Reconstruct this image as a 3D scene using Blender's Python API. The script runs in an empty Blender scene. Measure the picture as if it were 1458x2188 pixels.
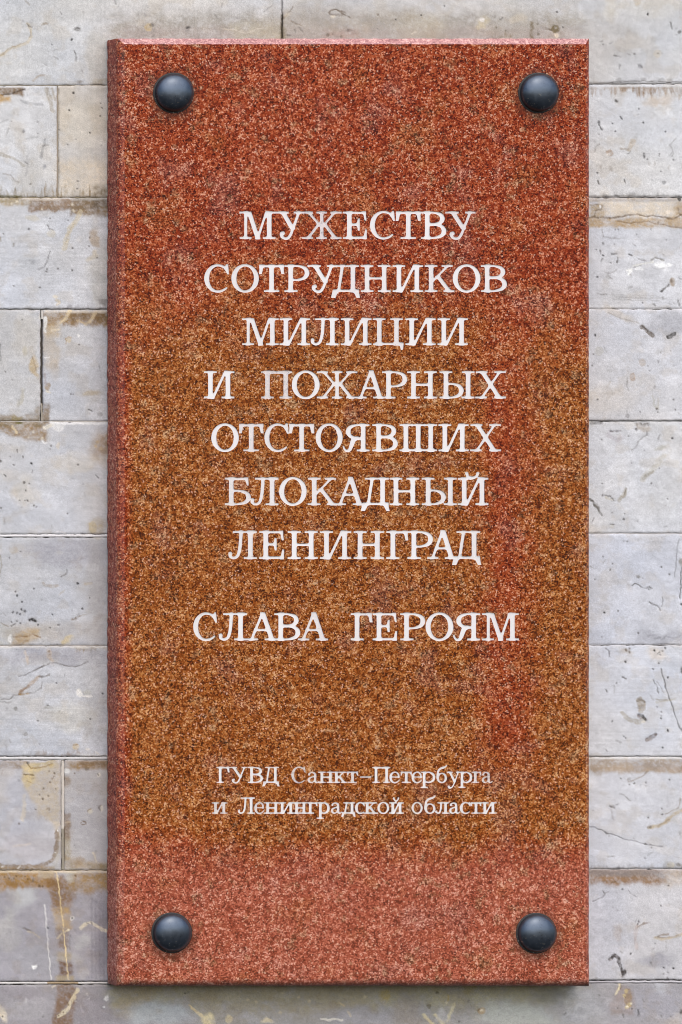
import bpy, math, random
import numpy as np
from mathutils import Vector
from mathutils.geometry import delaunay_2d_cdt

# ------------------------------------------------------------------ scale
# 1 unit "u" = 0.6 mm on the wall (u grows right, v grows down)
S = 0.0006
D = 10000.0                 # camera distance from the wall face, u
CX, CY = -3470.0, 820.0     # foot of the camera's perpendicular on the wall, u
ZB = 1.60                   # height above the pavement of the middle of the picture


def W(u, v, d):
    """wall coordinates (u, v) and distance d in front of the wall face -> metres"""
    return ((u - 729.0) * S, -d * S, ZB + (1094.0 - v) * S)


def onplane(u, v, d):
    """point of the plane at distance d that is seen over wall point (u, v)"""
    k = (D - d) / D
    return CX + (u - CX) * k, CY + (v - CY) * k


sc = bpy.context.scene
col = sc.collection

# ------------------------------------------------------------------ camera
cam = bpy.data.cameras.new("camera")
cam_o = bpy.data.objects.new("camera", cam)
col.objects.link(cam_o)
cam_o.location = W(CX, CY, D)
cam_o.rotation_euler = (math.radians(90), 0, 0)
HW = 2188 * S
cam.sensor_width = 36
cam.lens = 36 * D * S / HW
cam.shift_x = (729 - CX) * S / HW
cam.shift_y = (CY - 1094) * S / HW
cam.clip_end = 500
sc.camera = cam_o

# ------------------------------------------------------------------ sky, sun
SUN_EL, SUN_AZ = math.radians(52), math.radians(4)    # azimuth: 0 = square to the wall, + = from the right
world = bpy.data.worlds.new("World")
sc.world = world
world.use_nodes = True
wn = world.node_tree
sky = wn.nodes.new('ShaderNodeTexSky')
sky.sky_type = 'NISHITA'
sky.sun_disc = False
sky.sun_elevation = SUN_EL
sky.sun_rotation = math.pi - SUN_AZ
sky.air_density = 1.0
sky.dust_density = 3.0
bg = wn.nodes['Background']
bg.inputs['Strength'].default_value = 0.15
wn.links.new(sky.outputs[0], bg.inputs['Color'])
sun = bpy.data.lights.new("sun", 'SUN')
sun.energy = 1.5
sun.angle = math.radians(100)
sun.color = (1.0, 0.962, 0.935)
sun_o = bpy.data.objects.new("sun", sun)
col.objects.link(sun_o)
dv = Vector((math.sin(SUN_AZ) * math.cos(SUN_EL), -math.cos(SUN_AZ) * math.cos(SUN_EL), math.sin(SUN_EL)))
sun_o.rotation_euler = dv.to_track_quat('Z', 'Y').to_euler()
sun_o.location = (0, -4, 5)

sc.view_settings.view_transform = 'Standard'
sc.view_settings.look = 'None'
sc.view_settings.gamma = 1
sc.view_settings.exposure = 0.57
sc.cycles.filter_width = 0.95

# ------------------------------------------------------------------ small helpers
ALB = 1.30   # display value of a white wall = ALB x albedo at this exposure


def lin(c):
    c = np.asarray(c, float) / 255.0
    return np.where(c <= 0.04045, c / 12.92, ((c + 0.055) / 1.055) ** 2.4)


def alb(c):
    return lin(c) / ALB


def hsh(ix, iy, seed):
    n = (ix.astype(np.int64) * 374761393 + iy.astype(np.int64) * 668265263 + seed * 2147483647) & 0xffffffff
    n = ((n ^ (n >> 13)) * 1274126177) & 0xffffffff
    n = n ^ (n >> 16)
    return (n & 0xffff) / 65535.0


def vn(x, y, seed=0):
    """value noise 0..1"""
    x = np.asarray(x, float); y = np.asarray(y, float)
    ix, iy = np.floor(x), np.floor(y)
    fx, fy = x - ix, y - iy
    fx = fx * fx * (3 - 2 * fx); fy = fy * fy * (3 - 2 * fy)
    a = hsh(ix, iy, seed); b = hsh(ix + 1, iy, seed)
    c = hsh(ix, iy + 1, seed); d = hsh(ix + 1, iy + 1, seed)
    return (a * (1 - fx) + b * fx) * (1 - fy) + (c * (1 - fx) + d * fx) * fy


def fbm(x, y, seed=0, o=4):
    t = 0; a = 0.5; n = 0
    for i in range(o):
        t = t + a * vn(x * 2 ** i, y * 2 ** i, seed + 17 * i); n += a; a *= 0.55
    return t / n


def sstep(a, b, x):
    t = np.clip((x - a) / (b - a), 0, 1)
    return t * t * (3 - 2 * t)


def mesh_obj(name, verts, faces, mats, parent, origin, smooth=None, mat_idx=None):
    v = np.asarray(verts, float) - np.asarray(origin, float)
    me = bpy.data.meshes.new(name)
    me.from_pydata(v.tolist(), [], faces)
    for m in mats:
        me.materials.append(m)
    if mat_idx is not None:
        me.polygons.foreach_set('material_index', np.asarray(mat_idx, dtype=np.int32))
    if smooth is not None:
        me.polygons.foreach_set('use_smooth', np.asarray(smooth, dtype=bool))
    me.update()
    o = bpy.data.objects.new(name, me)
    col.objects.link(o)
    o.parent = parent
    po = np.array(parent.location) if parent else np.zeros(3)
    o.location = np.asarray(origin, float) - po
    return o


def empty(name, loc, label, cat):
    o = bpy.data.objects.new(name, None)
    col.objects.link(o)
    o.location = loc
    o.empty_display_size = 0.1
    o['label'] = label
    o['category'] = cat
    return o


class NT:
    """tiny node-tree helper"""
    def __init__(self, name):
        self.m = bpy.data.materials.new(name)
        self.m.use_nodes = True
        self.t = self.m.node_tree
        self.b = self.t.nodes['Principled BSDF']

    def n(self, typ, **kw):
        n = self.t.nodes.new(typ)
        for k, v in kw.items():
            setattr(n, k, v)
        return n

    def put(self, sock, v):
        if isinstance(v, bpy.types.NodeSocket):
            self.t.links.new(v, sock)
        elif v is not None:
            sock.default_value = v

    def math(self, op, a, b=None, c=None, clamp=False):
        n = self.n('ShaderNodeMath', operation=op, use_clamp=clamp)
        for i, v in enumerate((a, b, c)):
            self.put(n.inputs[i], v)
        return n.outputs[0]

    def smooth(self, v, a, b):
        n = self.n('ShaderNodeMapRange', interpolation_type='SMOOTHSTEP')
        self.put(n.inputs[0], v); n.inputs[1].default_value = a; n.inputs[2].default_value = b
        return n.outputs[0]

    def mix(self, f, a, b, mode='MIX'):
        n = self.n('ShaderNodeMix', data_type='RGBA', blend_type=mode)
        self.put(n.inputs[0], f)
        for s, v in ((n.inputs[6], a), (n.inputs[7], b)):
            if isinstance(v, bpy.types.NodeSocket):
                self.t.links.new(v, s)
            else:
                s.default_value = (*v, 1)
        return n.outputs[2]

    def noise(self, vec, scale, detail=3, rough=0.5, dist=0):
        n = self.n('ShaderNodeTexNoise')
        self.put(n.inputs['Vector'], vec)
        n.inputs['Scale'].default_value = scale
        n.inputs['Detail'].default_value = detail
        n.inputs['Roughness'].default_value = rough
        n.inputs['Distortion'].default_value = dist
        return n.outputs[0]

    def scale(self, vec, s):
        n = self.n('ShaderNodeVectorMath', operation='MULTIPLY')
        self.put(n.inputs[0], vec); n.inputs[1].default_value = s
        return n.outputs[0]

    def ramp(self, f, stops):
        n = self.n('ShaderNodeValToRGB')
        e = n.color_ramp.elements
        while len(e) < len(stops):
            e.new(0.5)
        for el, (p, c) in zip(e, stops):
            el.position = p; el.color = (*c, 1)
        self.put(n.inputs[0], f)
        return n.outputs[0]


# ------------------------------------------------------------------ materials
def make_stone():
    k = NT('limestone')
    pos = k.n('ShaderNodeNewGeometry').outputs['Position']
    tint = k.n('ShaderNodeAttribute', attribute_name='tint').outputs['Color']
    tool = k.n('ShaderNodeAttribute', attribute_type='OBJECT', attribute_name='tooling').outputs['Fac']
    upr = k.n('ShaderNodeAttribute', attribute_type='OBJECT', attribute_name='upright').outputs['Fac']
    hor = k.noise(k.scale(pos, (18, 1, 330)), 1.0, 3, 0.6, 0.3)
    ver = k.noise(k.scale(pos, (330, 1, 18)), 1.0, 3, 0.6, 0.3)
    line = k.math('ADD', k.math('MULTIPLY', hor, k.math('SUBTRACT', 1.0, upr)), k.math('MULTIPLY', ver, upr))
    grain = k.noise(pos, 900, 3, 0.65)
    spk = k.noise(pos, 480, 2, 0.6)
    pit = k.smooth(spk, 0.30, 0.22)
    a = k.math('MULTIPLY_ADD', k.math('SUBTRACT', line, 0.5), tool, 1.0)
    b = k.math('MULTIPLY_ADD', k.math('SUBTRACT', grain, 0.5), 1.0, 1.0)
    f = k.math('MULTIPLY', a, b)
    f = k.math('MULTIPLY', f, k.math('MULTIPLY_ADD', pit, -0.35, 1.0))
    n = k.n('ShaderNodeVectorMath', operation='SCALE')
    k.put(n.inputs[0], tint); k.put(n.inputs['Scale'], f)
    k.put(k.b.inputs['Base Color'], n.outputs[0])
    k.b.inputs['Roughness'].default_value = 0.75
    k.b.inputs['Specular IOR Level'].default_value = 0.25
    h = k.math('ADD', k.math('MULTIPLY', line, tool), k.math('MULTIPLY', grain, 0.3))
    bp = k.n('ShaderNodeBump')
    bp.inputs['Strength'].default_value = 0.5
    bp.inputs['Distance'].default_value = 0.0004
    k.put(bp.inputs['Height'], h)
    k.put(k.b.inputs['Normal'], bp.outputs[0])
    return k.m


def granite_nodes(k, pale=0.0):
    """colour socket of the speckled granite; metres, world position"""
    pos = k.n('ShaderNodeNewGeometry').outputs['Position']
    sep = k.n('ShaderNodeSeparateXYZ')
    k.put(sep.inputs[0], pos)
    u = k.math('MULTIPLY_ADD', sep.outputs[0], 1 / S, 729.0)
    v = k.math('MULTIPLY_ADD', sep.outputs[2], -1 / S, 1094.0 + ZB / S)
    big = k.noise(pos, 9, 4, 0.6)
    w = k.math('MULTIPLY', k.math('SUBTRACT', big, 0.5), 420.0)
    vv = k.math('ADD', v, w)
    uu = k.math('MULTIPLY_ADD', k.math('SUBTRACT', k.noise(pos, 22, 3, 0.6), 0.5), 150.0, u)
    # ochre zone and redder streak: stone tint with soft reflections painted in
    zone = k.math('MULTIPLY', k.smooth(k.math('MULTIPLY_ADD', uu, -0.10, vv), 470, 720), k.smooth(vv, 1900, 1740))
    streak = k.math('MULTIPLY', k.math('MULTIPLY', k.smooth(uu, 940, 1050), k.smooth(uu, 1160, 1045)),
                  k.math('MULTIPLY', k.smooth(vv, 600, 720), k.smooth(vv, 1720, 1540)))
    zone = k.math('MULTIPLY', zone, k.math('MULTIPLY_ADD', streak, -0.88, 1.0))
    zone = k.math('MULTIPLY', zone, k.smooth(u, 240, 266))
    foot = k.smooth(k.math('MULTIPLY_ADD', w, 0.2, v), 1770, 1885)  # pale band at the foot: a reflection painted into the stone colour
    # grains
    dn = k.n('ShaderNodeTexNoise'); k.put(dn.inputs['Vector'], pos)
    dn.inputs['Scale'].default_value = 500
    dv_ = k.n('ShaderNodeVectorMath', operation='MULTIPLY_ADD')
    k.put(dv_.inputs[0], dn.outputs['Color']); dv_.inputs[1].default_value = (0.0022,) * 3
    k.put(dv_.inputs[2], pos)
    vor = k.n('ShaderNodeTexVoronoi'); k.put(vor.inputs['Vector'], dv_.outputs[0])
    vor.inputs['Scale'].default_value = 620
    cs = k.n('ShaderNodeSeparateColor'); k.put(cs.inputs[0], vor.outputs['Color'])
    clump = k.noise(pos, 130, 3, 0.6)
    med = k.noise(pos, 42, 3, 0.6)
    f = k.math('MULTIPLY', cs.outputs[0], 0.88)
    f = k.math('MULTIPLY_ADD', clump, 1.12, f)
    f = k.math('MULTIPLY_ADD', med, 0.55, f)
    f = k.math('SUBTRACT', f, 0.80, clamp=True)
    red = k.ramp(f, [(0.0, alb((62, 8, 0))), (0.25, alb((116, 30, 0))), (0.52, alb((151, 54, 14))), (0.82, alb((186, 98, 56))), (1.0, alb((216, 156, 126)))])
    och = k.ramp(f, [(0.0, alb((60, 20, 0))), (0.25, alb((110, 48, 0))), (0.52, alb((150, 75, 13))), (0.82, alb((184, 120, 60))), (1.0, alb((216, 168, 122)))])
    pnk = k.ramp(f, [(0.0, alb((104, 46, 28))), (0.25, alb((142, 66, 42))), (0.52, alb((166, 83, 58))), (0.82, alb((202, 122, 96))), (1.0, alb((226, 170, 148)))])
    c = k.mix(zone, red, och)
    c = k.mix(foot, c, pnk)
    # patchy mineral tint and small bright crystals
    tnt = k.noise(pos, 17, 4, 0.65)
    c = k.mix(k.math('MULTIPLY', k.smooth(tnt, 0.53, 0.68), 0.28), c, k.ramp(f, [(0.0, alb((72, 34, 30))), (0.5, alb((140, 92, 82))), (1.0, alb((218, 178, 166)))]))
    c = k.mix(k.math('MULTIPLY', k.smooth(tnt, 0.47, 0.34), 0.30), c, k.ramp(f, [(0.0, alb((66, 26, 0))), (0.5, alb((156, 86, 30))), (1.0, alb((214, 160, 104)))]))
    glint = k.math('MULTIPLY', k.math('GREATER_THAN', cs.outputs[1], 0.962), 0.65)
    c = k.mix(glint, c, alb((232, 190, 164)))
    # scattered greenish-grey grain clusters
    gg = k.math('MULTIPLY', k.smooth(k.noise(pos, 60, 3, 0.7), 0.56, 0.68), 0.45)
    c = k.mix(gg, c, k.ramp(f, [(0.0, alb((70, 50, 22))), (0.5, alb((136, 104, 70))), (1.0, alb((214, 186, 152)))]))
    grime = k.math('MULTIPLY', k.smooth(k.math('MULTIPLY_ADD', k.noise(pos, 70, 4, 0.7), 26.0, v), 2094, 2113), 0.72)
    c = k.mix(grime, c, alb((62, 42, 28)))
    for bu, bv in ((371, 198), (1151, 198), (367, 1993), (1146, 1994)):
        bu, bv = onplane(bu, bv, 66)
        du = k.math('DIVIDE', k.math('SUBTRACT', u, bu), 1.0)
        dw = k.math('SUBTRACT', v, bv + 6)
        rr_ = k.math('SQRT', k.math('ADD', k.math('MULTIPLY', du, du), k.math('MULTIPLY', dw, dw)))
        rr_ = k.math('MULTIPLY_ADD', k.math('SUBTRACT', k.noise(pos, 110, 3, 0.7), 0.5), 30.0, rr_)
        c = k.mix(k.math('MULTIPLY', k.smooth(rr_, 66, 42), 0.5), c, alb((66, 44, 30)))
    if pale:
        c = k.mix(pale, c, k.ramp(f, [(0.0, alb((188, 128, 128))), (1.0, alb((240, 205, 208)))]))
    return c, f, pos


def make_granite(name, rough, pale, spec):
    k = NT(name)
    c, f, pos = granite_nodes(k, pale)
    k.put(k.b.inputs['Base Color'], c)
    k.b.inputs['Roughness'].default_value = rough
    k.b.inputs['Specular IOR Level'].default_value = spec
    bp = k.n('ShaderNodeBump')
    bp.inputs['Strength'].default_value = 0.08 if not pale else 0.3
    bp.inputs['Distance'].default_value = 0.0004
    k.put(bp.inputs['Height'], f)
    k.put(k.b.inputs['Normal'], bp.outputs[0])
    return k.m


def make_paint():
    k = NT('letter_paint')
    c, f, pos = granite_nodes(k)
    wear = k.n('ShaderNodeAttribute', attribute_type='OBJECT', attribute_name='wear').outputs['Fac']
    grit = k.noise(pos, 620, 3, 0.7)
    patch = k.noise(pos, 150, 2, 0.5)
    s = k.math('ADD', k.math('MULTIPLY', grit, 0.6), k.math('MULTIPLY', patch, 0.4))
    th = k.math('MULTIPLY_ADD', wear, -0.16, 0.645)
    m = k.n('ShaderNodeMapRange', interpolation_type='SMOOTHSTEP')
    k.put(m.inputs[0], s)
    k.put(m.inputs[1], th); k.put(m.inputs[2], k.math('ADD', th, 0.14))
    bare = k.math('MULTIPLY', m.outputs[0], 0.68)
    thin = k.math('MULTIPLY', wear, 0.30)
    g2 = k.noise(pos, 900, 2, 0.5)
    white = k.mix(g2, alb((236, 233, 233)), alb((255, 254, 253)))
    cc = k.mix(bare, white, alb((120, 112, 112)))
    cc = k.mix(thin, cc, c)
    k.put(k.b.inputs['Base Color'], cc)
    k.b.inputs['Roughness'].default_value = 0.6
    k.b.inputs['Specular IOR Level'].default_value = 0.3
    bp = k.n('ShaderNodeBump'); bp.inputs['Strength'].default_value = 0.5; bp.inputs['Distance'].default_value = 0.0004
    k.put(bp.inputs['Height'], grit); k.put(k.b.inputs['Normal'], bp.outputs[0])
    return k.m


def make_bolt(name, rgb, rough, metal):
    k = NT(name)
    tc = k.n('ShaderNodeTexCoord').outputs['Object']
    oi = k.n('ShaderNodeObjectInfo').outputs['Random']
    off = k.n('ShaderNodeVectorMath', operation='ADD')
    k.put(off.inputs[0], tc)
    cmb = k.n('ShaderNodeCombineXYZ')
    for i in range(3):
        k.put(cmb.inputs[i], k.math('MULTIPLY', oi, 3.0 + i))
    k.put(off.inputs[1], cmb.outputs[0])
    p = off.outputs[0]
    n1 = k.noise(p, 130, 4, 0.65)
    sp = k.smooth(k.noise(p, 260, 3, 0.75, 0.6), 0.60, 0.70)
    low = k.n('ShaderNodeSeparateXYZ'); k.put(low.inputs[0], tc)
    lowm = k.smooth(low.outputs[2], 0.004, -0.012)
    c = k.mix(n1, tuple(x * 0.65 for x in rgb), tuple(x * 1.4 for x in rgb))
    c = k.mix(k.math('MULTIPLY', sp, k.math('MULTIPLY', lowm, 0.8)), c, (0.35, 0.33, 0.28))
    k.put(k.b.inputs['Base Color'], c)
    k.put(k.b.inputs['Roughness'], k.math('MULTIPLY_ADD', n1, 0.3, rough - 0.15))
    k.b.inputs['Metallic'].default_value = metal
    k.b.inputs['Specular IOR Level'].default_value = 0.5
    bp = k.n('ShaderNodeBump'); bp.inputs['Strength'].default_value = 0.25; bp.inputs['Distance'].default_value = 0.0005
    k.put(bp.inputs['Height'], n1); k.put(k.b.inputs['Normal'], bp.outputs[0])
    return k.m


M_STONE = make_stone()
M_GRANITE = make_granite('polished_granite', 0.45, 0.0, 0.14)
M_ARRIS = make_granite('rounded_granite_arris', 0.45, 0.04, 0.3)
M_TOP = make_granite('sky_bright_granite_arris', 0.5, 0.52, 0.5)  # top chamfer: mirrored sky painted in as a paler pink
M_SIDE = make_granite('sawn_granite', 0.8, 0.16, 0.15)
M_PAINT = make_paint()
M_BOLT = make_bolt('blackened_bolt_metal', (0.072, 0.090, 0.118), 0.32, 0.78)
M_RIM = make_bolt('bolt_washer_metal', (0.018, 0.017, 0.017), 0.7, 0.0)

# ------------------------------------------------------------------ the stone wall
DK, BK, GR = (92, 88, 84), (34, 31, 29), (150, 148, 147)
BR, B2, OC = (172, 152, 128), (140, 116, 92), (190, 162, 108)
CR, WH = (224, 214, 196), (242, 240, 238)
MK = []


def st(p, w, c, a=0.8): MK.append(('s', np.array(p, float), w, c, a))
def el(x, y, rx, ry, c, a=0.7, rot=0): MK.append(('e', x, y, rx, ry, c, a, rot))
def bd(x0, x1, y0, y1, c, a=0.7, soft=6, wob=8, fr=0): MK.append(('b', x0, x1, y0, y1, c, a, soft, wob, fr))
def dots(c, a, *pts):
    for x, y, r in pts:
        el(x, y, r, r, c, a)


# ---- big tone areas
bd(235, 1262, 30, 96, (172, 168, 160), 1.0, 22, 14); bd(260, 1250, 60, 90, (168, 160, 154), .7, 12, 6); el(205, 130, 26, 75, (198, 192, 182), .6)
el(680, 45, 120, 40, (176, 168, 158), .5); el(900, 60, 60, 30, (186, 178, 160), .5); el(1300, 85, 75, 42, (190, 186, 183), .7)
bd(500, 610, 50, 92, (184, 178, 158), .6, 14); el(1100, 50, 40, 50, (176, 172, 162), .5)
el(180, 260, 52, 60, (208, 200, 186), .55); bd(124, 232, 340, 421, (218, 204, 184), .7, 16, 12)
el(40, 310, 40, 60, (214, 214, 216), .6); el(60, 380, 25, 50, (196, 190, 180), .45)
el(20, 110, 40, 60, (214, 214, 214), .5); el(215, 590, 20, 80, (186, 182, 172), .5)
el(60, 720, 30, 60, (198, 192, 184), .6); el(110, 745, 14, 60, (190, 176, 158), .6); el(55, 1055, 24, 34, (206, 198, 186), .6)
el(160, 990, 60, 18, (206, 198, 186), .5); el(150, 1180, 90, 30, (170, 168, 176), .6); el(205, 1250, 20, 110, (172, 168, 166), .5)
el(160, 1350, 60, 26, (180, 174, 170), .6); el(60, 1350, 60, 22, (176, 166, 154), .6); el(120, 1400, 110, 22, (168, 166, 174), .7)
el(150, 1530, 55, 30, (204, 200, 192), .6); el(200, 1480, 26, 100, (174, 172, 172), .5); el(30, 1580, 50, 40, (186, 190, 200), .5)
el(40, 1740, 36, 90, (186, 186, 194), .8); el(60, 1810, 60, 30, (186, 180, 182), .7); el(180, 1745, 40, 80, (178, 176, 180), .7)
bd(-30, 262, 1895, 2098, (156, 152, 160), .6, 20, 20); el(48, 1915, 26, 28, (198, 198, 198), .75); el(22, 1995, 24, 28, (188, 184, 180), .7)
el(18, 1955, 14, 20, (184, 182, 178), .6); el(80, 2050, 60, 30, (168, 166, 170), .6); el(170, 2015, 16, 14, (186, 184, 182), .6)
el(165, 2050, 14, 12, (182, 178, 176), .6); el(175, 2080, 16, 10, (190, 184, 182), .6); el(214, 2000, 18, 80, (138, 134, 142), .6)
bd(-60, 420, 2106, 2240, (156, 150, 154), .6, 20, 16); el(60, 2160, 50, 24, (178, 174, 176), .7); el(40, 2120, 40, 14, (148, 142, 146), .6)
el(200, 2160, 50, 40, (146, 138, 142), .6); bd(400, 1270, 2106, 2240, (150, 148, 142), .6, 30, 12)
bd(232, 1235, 2104, 2150, (172, 164, 130), .7, 22, 18); bd(250, 330, 2104, 2175, (172, 156, 126), .6, 14); bd(420, 800, 2104, 2172, (160, 148, 124), .55, 22)
el(340, 2168, 70, 26, (180, 184, 186), .85); el(770, 2175, 70, 20, (160, 158, 164), .7); el(1110, 2172, 85, 30, (188, 190, 182), .85)
el(1230, 2150, 60, 50, (176, 176, 180), .7); el(1180, 2125, 34, 16, (136, 132, 118), .6); el(870, 2160, 30, 40, (148, 136, 124), .5)
el(1425, 690, 50, 26, (182, 182, 188), .8); el(1380, 660, 30, 20, (214, 216, 224), .6); el(1320, 674, 30, 10, (206, 196, 184), .6, .5)
el(1300, 850, 60, 30, (214, 206, 198), .45); el(1420, 1050, 30, 60, (202, 202, 204), .5); el(1420, 1365, 60, 14, (172, 172, 180), .7)
el(1405, 1402, 20, 16, (216, 206, 196), .7); el(1338, 1392, 20, 10, (180, 170, 158), .6); el(1300, 1400, 30, 22, (196, 198, 208), .6)
el(1300, 2000, 50, 80, (196, 196, 204), .6); el(1320, 1990, 8, 18, (190, 180, 176), .6); el(1405, 2058, 36, 20, (160, 158, 166), .7)
el(1400, 2140, 60, 40, (172, 170, 178), .7); el(1450, 2180, 20, 20, (196, 188, 184), .6); el(1410, 2110, 18, 12, (192, 192, 198), .7)
el(1400, 160, 60, 26, (214, 214, 218), .5); el(1390, 15, 60, 20, (216, 214, 210), .6); el(1310, 15, 14, 30, (222, 218, 210), .6)
# ---- top course
st([(-5, 122), (20, 106), (40, 97), (60, 91), (68, 76), (66, 60), (60, 50)], 6, (206, 192, 166), .7)
st([(0, 120), (20, 104), (40, 95), (58, 88)], 1.6, (150, 132, 110), .6)
st([(59, 50), (63, 56), (69, 58)], 2.4, DK, .8); st([(66, 62), (67, 72), (64, 80)], 2, (140, 126, 108), .6)
el(167, 62, 7, 4.5, (140, 138, 136), .9); st([(158, 63), (164, 58), (172, 60)], 2, DK, .9); el(96, 51, 8, 3.5, (158, 146, 130), .8)
dots(BK, .9, (154, 85, 2.6), (112, 95, 1.6), (1384, 30, 2.2), (357, 171, 1), (900, 33, 2), (846, 41, 1.6), (950, 13, 1.6), (1191, 27, 1.8), (1204, 58, 1.8))
st([(160, 108), (163, 120), (162, 131)], 2.4, DK, .8); st([(176, 150), (178, 154)], 2, DK, .7); st([(56, 3), (64, 9)], 4, (160, 154, 146), .7)
el(170, 175, 7, 3, (140, 130, 120), .7); st([(70, 172), (84, 163), (96, 161)], 4, BR, .6); bd(195, 232, 168, 182, (170, 158, 136), .6, 5)
st([(130, 24), (134, 30)], 2, DK, .5); st([(96, 137), (101, 141)], 2.4, DK, .5); st([(116, 121), (124, 127)], 2.4, GR, .6); st([(114, 110), (122, 106)], 2.4, GR, .6)
el(318, 58, 9, 9, (196, 178, 140), .8); el(325, 54, 5, 4, DK, .6); el(403, 59, 5, 3.5, (80, 78, 76), .9); st([(457, 30), (464, 38)], 2, DK, .5)
st([(310, 28), (313, 33)], 3, GR, .7); st([(247, 2), (248, 8)], 3, DK, .5); st([(475, 8), (473, 14)], 2, DK, .5)
st([(478, 62), (500, 64), (530, 70), (548, 63), (562, 60)], 2, (208, 200, 186), .8)
st([(565, 26), (575, 18), (585, 9)], 2, DK, .5); st([(606, 40), (616, 28), (626, 14)], 3, (110, 96, 76), .7); el(614, 32, 7, 4, CR, .6, -.7)
bd(601, 606, 30, 82, (66, 56, 44), .9, 1.5, 1); bd(598, 612, 60, 84, (120, 110, 84), .5, 4)
for i in range(16):
    a_ = (i * 2.4) % 6.28
    st([(716 + 14 * math.cos(a_), 27 + 6 * math.sin(a_)), (722 + 18 * math.cos(a_ + 1), 28 + 7 * math.sin(a_ + 1))], 1.8, (104, 88, 70), .5)
st([(724, 24), (738, 32), (748, 38)], 2.5, (100, 86, 70), .7); el(712, 36, 6, 3, CR, .9); el(746, 66, 8, 3.5, (120, 114, 108), .8)
st([(623, 44), (634, 52), (644, 55)], 2, (120, 104, 84), .6); st([(628, 62), (632, 70)], 2, DK, .5); st([(640, 58), (646, 68)], 2, DK, .5)
el(617, 75, 5, 2.5, DK, .6); bd(690, 770, 66, 84, (160, 138, 128), .5, 8); st([(880, 72), (890, 67)], 2.5, CR, .8)
dots((118, 108, 96), .7, (808, 33, 3), (700, 75, 3), (730, 78, 3), (712, 72, 2))
el(1032, 43, 12, 13, (206, 194, 164), .7); el(1031, 42, 5, 5, WH, .9); el(1108, 40, 16, 14, (204, 194, 176), .6)
st([(1070, 42), (1075, 38)], 3.5, DK, .8); bd(1052, 1098, 62, 84, (136, 122, 98), .7, 6, 8, 1); bd(1134, 1141, 48, 82, (118, 106, 82), .7, 3)
dots((104, 96, 76), .7, (1149, 52, 2), (1150, 74, 3), (1060, 60, 2), (1080, 66, 2))
el(1188, 62, 9, 9, (110, 98, 64), .85); el(1190, 76, 5, 5, CR, .9); st([(1167, 60), (1180, 64)], 3, (96, 84, 66), .8)
st([(1433, 50), (1437, 62)], 4.5, (128, 126, 124), .8); el(1453, 69, 4, 4, DK, .7); st([(1312, 119), (1328, 122)], 2.5, DK, .6)
st([(1340, 115), (1348, 117)], 2, DK, .5); dots(DK, .8, (1356, 114, 2), (1289, 95, 1.6), (1407, 115, 2)); el(1368, 141, 5, 5, (160, 158, 162), .8); st([(1364, 138), (1371, 142)], 1.8, DK, .6)
el(1362, 3, 7, 9, (206, 192, 170), .7); st([(1283, 90), (1289, 87)], 1.6, DK, .7); el(1405, 115, 10, 8, (210, 200, 182), .5)
st([(1262, 180), (1300, 178), (1320, 174), (1400, 174), (1430, 176), (1458, 175)], 2.2, (122, 118, 116), .8)
for x in (1322, 1374, 1414, 1433): el(x, 170, 6, 4, GR, .6)
# ---- course 1
bd(-20, 52, 187, 203, (140, 118, 94), .85, 4, 8); st([(-3, 206), (14, 202), (30, 198), (54, 191)], 3.5, (66, 48, 30), .85); bd(-20, 24, 204, 219, (196, 160, 104), .85, 5)
st([(48, 217), (66, 220), (92, 225)], 5, (168, 168, 170), .8); st([(100, 190), (106, 208), (114, 236)], 9, (170, 160, 144), .7); st([(112, 189), (118, 215)], 4, (168, 158, 142), .7)
st([(-5, 328), (20, 334), (40, 344), (52, 354)], 6, (176, 170, 160), .75); st([(58, 334), (60, 356), (56, 376)], 4, (178, 176, 176), .7)
st([(96, 300), (92, 318), (88, 336)], 6, (160, 160, 162), .75); st([(92, 312), (104, 311)], 3, DK, .5); el(96, 356, 3.5, 6, (158, 158, 162), .8); st([(52, 344), (58, 350)], 3, DK, .5)
el(50, 281, 4, 3.5, (120, 120, 122), .7); st([(57, 296), (80, 293)], 4, (176, 176, 176), .7); st([(20, 274), (13, 292)], 4, (170, 168, 166), .7); el(46, 300, 10, 25, (196, 190, 182), .5)
st([(8, 371), (24, 374), (32, 386), (42, 388)], 2, (140, 132, 124), .6); st([(0, 262), (18, 255)], 1.6, GR, .6)
bd(-20, 124, 402, 422, (150, 140, 124), .75, 3, 6, 1); bd(92, 232, 385, 422, (150, 130, 98), .8, 4, 8, 1); bd(200, 232, 395, 422, (120, 108, 88), .6, 8)
bd(-20, 50, 417, 424, (112, 102, 56), .9, 2, 3)
dots(BK, .9, (156, 198, 2.6), (149, 235, 2.3), (193, 283, 1.9), (216, 220, 1.7), (216, 247, 1.5), (219, 231, 1.5)); dots(DK, .8, (162, 297, 1.6), (145, 308, 1.6), (128, 279, 2), (166, 386, 2), (165, 402, 2), (66, 393, 1.6), (82, 259, 1.6), (81, 286, 1.5), (25, 260, 1.3), (124, 345, 2))
st([(126, 190), (124, 205), (125, 240), (124, 300), (126, 350), (123, 405)], 4, (160, 146, 128), .6)
bd(1258, 1470, 186, 212, (164, 144, 124), .8, 4, 14, 1); bd(1330, 1400, 186, 205, (140, 116, 92), .6, 5, 10, 1); el(1410, 212, 40, 12, (206, 190, 172), .6)
st([(1281, 258), (1280, 266), (1288, 275)], 3.6, (52, 50, 48), .9); st([(1326, 248), (1329, 254)], 3, (50, 48, 47), .85); el(1317, 216, 4, 3, DK, .9); dots(BK, .9, (1310, 264, 2.2), (1376, 263, 2), (1422, 280, 2), (1366, 233, 1.6), (1279, 369, 1.9), (1414, 367, 1.8), (1385, 341, 1.5), (1440, 342, 1.8), (1315, 281, 1.8))
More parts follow.
